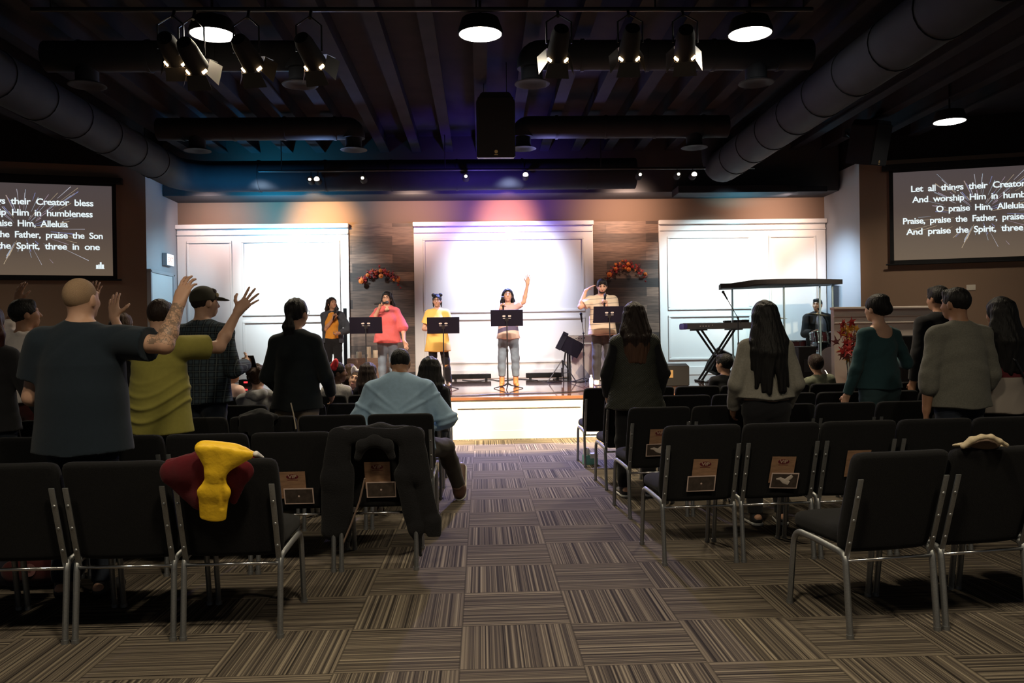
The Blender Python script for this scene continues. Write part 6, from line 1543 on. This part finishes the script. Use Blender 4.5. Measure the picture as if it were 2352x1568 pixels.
mb = MB(); mb.tube([B4(838, 1098), B4(826, 1150), B4(806, 1205), B4(786, 1252)], .006, n=6); mb.build('zip', mat('zip_tape', (.26, .18, .14), .5), co)
# dark bundle on the third row, beige jacket on the very front right chair, hanging strap
B5, n_, Mx = back_pt(('left', 2, 2), .01); yc = Mx.translation.y; f = Field()
for a_, b_, ra, rb in (((556, 958), (600, 951), .030, .036), ((600, 951), (632, 957), .036, .028)): f.cap(np.array(pt(*a_, yc-.385)), np.array(pt(*b_, yc-.385)), ra, rb, k=.04)
for a_, b_ in (((560, 962), (556, 988)), ((578, 960), (578, 996)), ((598, 958), (600, 1000)), ((618, 960), (622, 990))): f.cap(np.array(pt(*a_, yc-.425)), np.array(pt(*b_, yc-.395)), .030, .028, k=.03, flat=.5, axis=(0, 1, .3))
soft_obj('dark_jacket', f, .007, C_BLACK, fold=wrinkles(.008, (14, 9, 14), 6), label='dark jacket bunched on a third row chair back, below the child in the grey hoodie', cat='jacket')
f = Field(); q = lambda x, y, Y=3.70: np.array(pt(x, y, Y))
f.cap(q(2196, 1022), q(2236, 1014, 3.74), .016, .018, k=.02, flat=.45, axis=(0, .3, 1)); f.cap(q(2236, 1014, 3.74), q(2258, 1020, 3.85), .018, .03, k=.02)
f.chain([q(2212, 1024, 3.67), q(2232, 1010, 3.66), q(2254, 1003, 3.66), q(2276, 1003, 3.66), q(2296, 1013, 3.66), q(2312, 1022, 3.67)], [.012, .013, .012, .011, .011, .008], k=.012)
f.cap(q(2225, 1028, 3.76), q(2300, 1026, 3.76), .028, .026, k=.02); f.cap(q(2260, 1034, 3.80), q(2262, 1085, 3.92), .05, .05, k=.03)
bj = soft_obj('beige_jacket', f, .003, mat('beige_canvas', (.52, .43, .29), .8, bump=(200, .2)), fold=wrinkles(.002, (25, 10, 10), 3), label='beige jacket collar peeking over the very front right chairs', cat='jacket')
f = Field(); f.ell(q(2262, 1020, 3.70), V3(.075, .02, .026), k=.01); soft_obj('lining', f, .003, mat('brown_lining', (.10, .065, .045), .9), bj, label='brown lining')
a = pt(677, 952, 6.05); mb = MB(); mb.tube([pt(668, 925, 6.0), pt(674, 950, 5.97), pt(680, 985, 5.93)], .005, n=6, flat=.4, side=(0, 1, 0)); mb.build('strap', mat('pale_strap', (.30, .25, .19), .7), label='thin pale strap hanging between two third row chairs', cat='strap')
# bag and box on the floor
a = gp(85, 1320); r = empty('backpack', (a.x, 4.85, 0), .1, 'dark red and navy backpack on the floor under the front left chairs', 'bag'); r.location.x = pt(90, 1290, 4.85).x
f = Field(); f.cap(V3(-.14, 0, .13), V3(.14, 0, .13), .12, .12, k=.03, flat=.8, axis=(0, 1, 0)); f.cap(V3(-.12, 0, .2), V3(.12, 0, .2), .09, k=.03); soft_obj('bag_body', f, .008, cloth('bag_navy', (.012, .012, .022)), r, fold=wrinkles(.006, (12, 10, 16), 9))
f = Field(); f.cap(V3(-.10, -.10, .12), V3(.10, -.10, .12), .06, k=.02, flat=.5, axis=(0, 1, 0)); soft_obj('front_pocket', f, .007, cloth('bag_red', (.035, .005, .006)), r)
mb = MB(); mb.lathe([(.026, -.002), (.036, -.002), (.036, .002), (.026, .002)], n=20, M=Matrix.Translation((0, -.134, .13)) @ Matrix.Rotation(PI/2, 4, 'X')); mb.box((0, -.134, .13), (.02, .004, .03)); mb.build('emblem', mat('bag_emblem', (.12, .05, .05), .6), r)
a = gp(1356, 1066); r = empty('tissue_box', (a.x, a.y+.02, 0), .2, 'small teal and white box with a crumpled tissue under the aisle chair by the stage', 'box')
mb = MB(); mb.box((0, 0, .05), (.15, .10, .10), bev=.004); mb.build('carton', mat('teal_carton', (.16, .42, .40), .6), r); mb = MB(); mb.box((.03, -.001, .092), (.09, .102, .05), bev=.004); mb.build('lid_flap', M_white, r)
f = Field(); f.ell(V3(-.045, 0, .13), V3(.035, .03, .05), k=.02); f.ell(V3(-.02, .01, .15), V3(.02, .02, .035), k=.02); soft_obj('tissue', f, .004, M_white, r, fold=wrinkles(.006, (60, 50, 50), 2))
# dark case by the stair half wall
a = pt(2108, 770, 12.2); mb = MB(); mb.box((0, 0, (a.z-STZ)/2), (.62, .5, a.z-STZ), bev=.02); o = mb.build('equipment_case', M_black, label='tall black case in front of the pale half wall', cat='case'); o.location = (pt(2118, 800, 12.2).x, 12.5, STZ)
